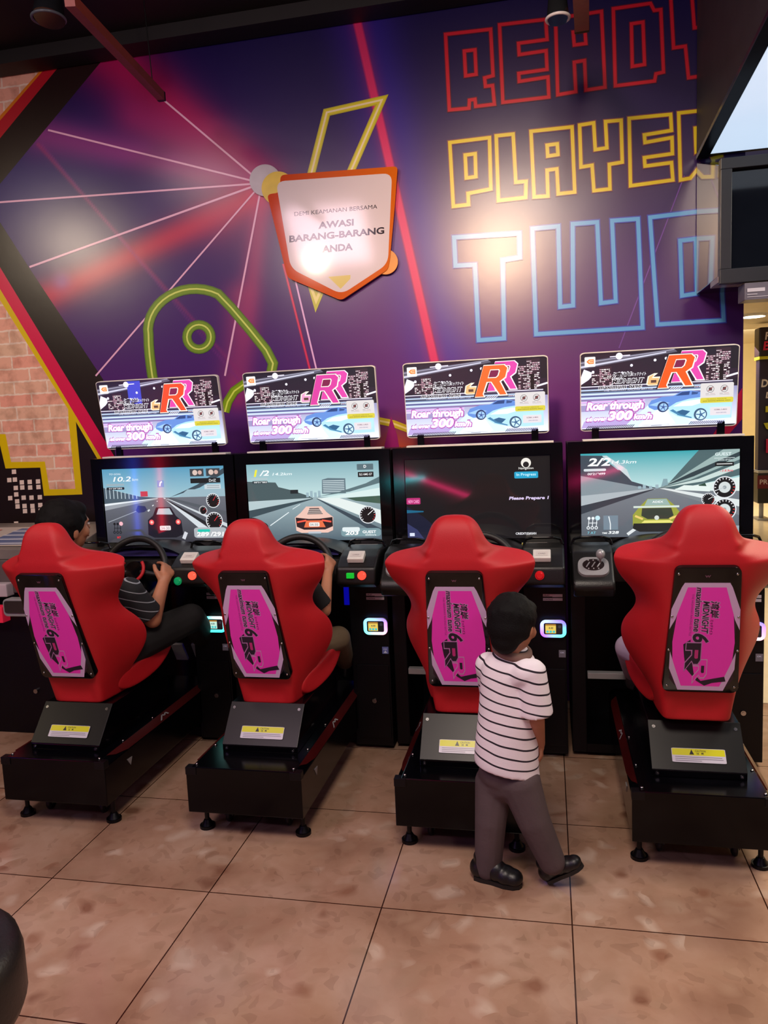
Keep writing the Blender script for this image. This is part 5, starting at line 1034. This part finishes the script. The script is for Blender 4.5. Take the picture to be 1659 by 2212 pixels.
# --- the boy walking in front of the third machine
def boy():
    B = lambda x, y, Y: at(x, y, Y); Yc = 2.46
    base = Vector((-.10, Yc, 0)); t = thing('person', 'small boy in striped white shirt and grey trousers walking on the tiles', 'person', tuple(base)); o_ = base
    W_ = lambda x, y, Y: B(x, y, Y)-o_
    hc = W_(1108, 1350, Yc); R = RZ(-30) @ RX(-12); s = .184
    neck = W_(1105, 1412, Yc+.01); chest = W_(1100, 1480, Yc+.01); pel = W_(1098, 1665, Yc+.02)
    shL = W_(1056, 1438, Yc+.04); shR = W_(1150, 1452, Yc-.05)
    elL = W_(1070, 1530, Yc+.13); haL = W_(1100, 1600, Yc+.16)
    elR = W_(1160, 1556, Yc-.04); wrR = W_(1166, 1606, Yc+.02)
    hpL = W_(1068, 1690, Yc+.04); hpR = W_(1124, 1690, Yc-.01)
    knL = W_(1060, 1770, Yc+.02); knR = W_(1152, 1770, Yc-.02)
    anL = W_(1052, 1872, Yc+.03); anR = W_(1196, 1866, Yc-.0)
    bm = bmesh.new(); head(bm, hc, R, s); chain(bm, [(neck, .032), (chest, .05), (W_(1098, 1580, Yc), .070), (pel, .072)])
    chain(bm, [(shL, .030), (elL, .024), (haL, .018)]); chain(bm, [(shR, .031), (elR, .025), (wrR, .018)])
    chain(bm, [(pel, .06), (hpL, .055), (knL, .038), (anL, .026)]); chain(bm, [(pel, .06), (hpR, .055), (knR, .038), (anR, .026)])
    hand(bm, wrR, W_(1168, 1640, Yc+.04)-wrR, Vector((.2, -1, 0)), .088, .35); hand(bm, haL, Vector((.6, .3, -.6)), Vector((0, 1, .2)), .085, .35)
    remesh('body', bm, M['skin'], t, .0045, 4); face_parts(hc, R, s, t); hair(hc, R, s, t, 1.0)
    bm = bmesh.new()
    rings = []
    for cx, y, rw, rd in ((1106, 1398, 33, .046), (1105, 1408, 40, .052), (1103, 1420, 52, .062), (1102, 1436, 61, .072), (1102, 1456, 65, .078), (1100, 1500, 65, .080), (1097, 1560, 67, .086), (1095, 1610, 70, .090), (1094, 1648, 72, .092), (1096, 1662, 73, .092)):
        c_ = W_(cx, y, Yc+.01); k = 2.46/F
        rings.append([c_+Vector((rw*k*math.cos(a_), rd*math.sin(a_), (-.024*math.cos(a_-.5) if y > 1600 else -.008*math.cos(a_)) if y > 1430 else 0)) for a_ in [2*math.pi*i/36 for i in range(36)]])
    ring_faces(bm, rings)
    chain(bm, [(chest+Vector((0, 0, .02)), .06), (shR+Vector((-.02, 0, -.004)), .046), (shR, .044)]); cyl(bm, shR.lerp(elR, -.1), shR.lerp(elR, .86), .043, .054, 24); chain(bm, [(chest+Vector((0, 0, .02)), .06), (shL, .046), (shL.lerp(elL, .75), .046)])
    remesh('shirt', bm, striped('striped_shirt', (240, 232, 238), 29, (34, 26, 38), .17, off=.22), t, .005, 5)['label'] = 'white T-shirt with thin black stripes'
    bm = bmesh.new(); torus(bm, W_(1106, 1404, Yc+.01), .052, .015, (1, 0, -.22), (0, 1, .15), seg=30, n=10); obj('collar', bm, M['collar'], t, True)
    bm = bmesh.new(); ell(bm, pel+Vector((0, 0, -.005)), (.100, .080, .07)); chain(bm, [(pel+Vector((0, 0, -.03)), .075), (hpL, .066), (knL, .054), (anL+Vector((.004, 0, .0)), .046)]); chain(bm, [(pel+Vector((0, 0, -.03)), .075), (hpR, .068), (knR, .055), (anR+Vector((-.006, 0, .01)), .045)])
    remesh('trousers', bm, M['pants'], t, .0055, 5)
    def shoe(heel, toe, up_, parent, lift=0):
        f = (toe-heel); L_ = f.length; f.normalize(); u = Vector(up_); u = (u-f*u.dot(f)).normalized(); r_ = f.cross(u); bm = bmesh.new(); P = lambda a_, b_, c_: heel+f*a_*L_+r_*b_*L_+u*c_*L_
        for (a_, c_, ra, rc_) in ((.14, .22, .17, .22), (.30, .27, .18, .25), (.5, .24, .20, .22), (.68, .19, .22, .185), (.82, .17, .20, .16)):
            M3 = Matrix((r_, f, u)).transposed(); ell(bm, P(a_, 0, c_), (ra*L_, .2*L_, rc_*L_), M3, 16)
        capsule(bm, P(.18, 0, .25), P(.17, 0, .46), .14*L_, .145*L_)
        sh = remesh('shoe', bm, M['shoe'], parent, .004, 4); bm = bmesh.new(); P2 = [(-.13, .06), (-.155, .2), (-.15, .42), (-.185, .68), (-.165, .86), (-.09, .97), (0, 1.0), (.09, .97), (.165, .86), (.185, .68), (.15, .42), (.155, .2), (.13, .06), (0, .01)]
        ring_faces(bm, [[P(a_, b_, c_) for b_, a_ in P2] for c_ in (-.0, .085)]); obj('sole', bm, M['rubber'], sh)
    hl = at(1022, 1893, 0, 2)-o_; tl = at(1128, 1918, 0, 2)-o_; shoe(hl, tl, (0, 0, 1), t)
    hr_ = at(1182, 1908, 0, 2)-o_; tr = at(1262, 1868, 2.47)-o_; shoe(hr_+Vector((0, 0, .002)), tr+Vector((0, 0, -.004)), (-.3, 0, 1), t)
boy()
# --- drivers
def driver(k, label, hc, hs, hR, sh, el, wr, hip, knee, slv, pants, hand_sz, extra=None, seat_dy=0):
    base = Vector((CX[k], 3.02, 0)); t = thing('person', label, 'person', tuple(base)); V = lambda p: Vector(p)-base
    hc = V(hc); sh = V(sh); el = V(el); wr = V(wr); hip = V(hip); knee = V(knee); mir = lambda p: Vector((-p.x, p.y, p.z))
    bm = bmesh.new(); head(bm, hc, hR, hs); sC = Vector((hc.x*.4, sh.y, sh.z)); k_ = hs/.23
    chain(bm, [(hc+Vector((0, -.02, -.13*k_)), .055*k_), (sC, .095*k_), (sC.lerp(hip*Vector((0, 1, 1)) if False else Vector((0, hip.y, hip.z)), .6), .12*k_), (Vector((0, hip.y, hip.z)), .125*k_)])
    for S in (1, -1):
        q = (lambda p: p) if S > 0 else mir
        chain(bm, [(q(sh), .048*k_), (q(el), .038*k_), (q(wr), .026*k_)]); chain(bm, [(Vector((S*.09*k_, hip.y, hip.z)), .075*k_), (q(knee), .055*k_), (q(knee)+Vector((-S*.06*k_, .34*k_, -.26*k_)), .035*k_)])
    rimc = Vector((.02, .25, .915)); d = Vector((0, .25, .9)).normalized()
    hand(bm, wr, Vector((.05, .6, .7)), Vector((-.45, -.6, .6)), hand_sz, .85, -1); hand(bm, mir(wr), Vector((-.05, .6, .7)), Vector((.45, -.6, .6)), hand_sz, .85, 1)
    remesh('body', bm, M['skin'], t, .0055, 4); face_parts(hc, hR, hs, t); hair(hc, hR, hs, t)
    bm = bmesh.new(); chain(bm, [(sC+Vector((0, 0, .01)), .11*k_), (sC+Vector((0, 0, -.1)), .135*k_), (Vector((0, hip.y, hip.z+.06)), .14*k_)])
    for S in (1, -1):
        q = (lambda p: p) if S > 0 else mir; chain(bm, [(q(sh)+Vector((-S*.03, 0, -.02)), .07*k_), (q(sh), .064*k_)]); cyl(bm, q(sh), q(sh.lerp(el, .82)), .058*k_, .062*k_, 24)
    remesh('shirt', bm, slv, t, .006, 5)
    bm = bmesh.new(); ell(bm, (0, hip.y, hip.z), (.16*k_, .12*k_, .09*k_))
    for S in (1, -1):
        q = (lambda p: p) if S > 0 else mir; chain(bm, [(Vector((S*.09*k_, hip.y, hip.z+.01)), .09*k_), (q(knee), .068*k_), (q(knee)+Vector((-S*.055*k_, .31*k_, -.23*k_)), .055*k_)])
    remesh('trousers', bm, pants, t, .006, 5)
    for S in (1, -1):
        q = (lambda p: p) if S > 0 else mir; f = q(knee)+Vector((-S*.06*k_, .34*k_, -.29*k_)); bm = bmesh.new(); ell(bm, f+Vector((0, .06*k_, -.02)), (.045*k_, .12*k_, .045*k_)); ell(bm, f, (.042*k_, .06*k_, .06*k_)); obj('shoe', bm, extra or M['shoe'], t, True)
    return t
driver(1, 'driver in dark striped T-shirt gripping the wheel in the leftmost red seat', tuple(at(141, 1139, 3.06)), .235, RZ(-28) @ RX(6) @ RY(8),
       (CX[1]+.16, 3.0, .875), tuple(at(330, 1338, 3.08)), tuple(at(352, 1262, 3.20)), (CX[1], 3.02, .60), tuple(at(412, 1335, 3.33)), striped('dark_striped_shirt', (26, 28, 34), 26, (150, 156, 166), .10, off=.35), M['blackcloth'], .165)
driver(2, 'driver with black sleeve and bare forearm in the second red seat', tuple(at(548, 1172, 3.10)), .185, RZ(0),
       (CX[2]+.155, 3.08, .86), tuple(at(700, 1318, 3.10)), tuple(at(708, 1238, 3.22)), (CX[2], 3.08, .60), tuple(at(731, 1378, 3.28)), M['blackcloth'], M['khaki'], .14)
t4 = driver(4, 'child driver mostly hidden behind the rightmost red seat', (CX[4], 3.02, .90), .18, RZ(0),
       (CX[4]+.12, 3.03, .76), (CX[4]+.12, 3.10, .70), (CX[4]+.10, 3.2, .78), (CX[4], 3.02, .60), (CX[4]+.18, 3.22, .60), M['blackcloth'], mat('pale_cloth', (186, 170, 196), .8), .12, extra=mat('grey_sneaker', (84, 84, 88), .6))
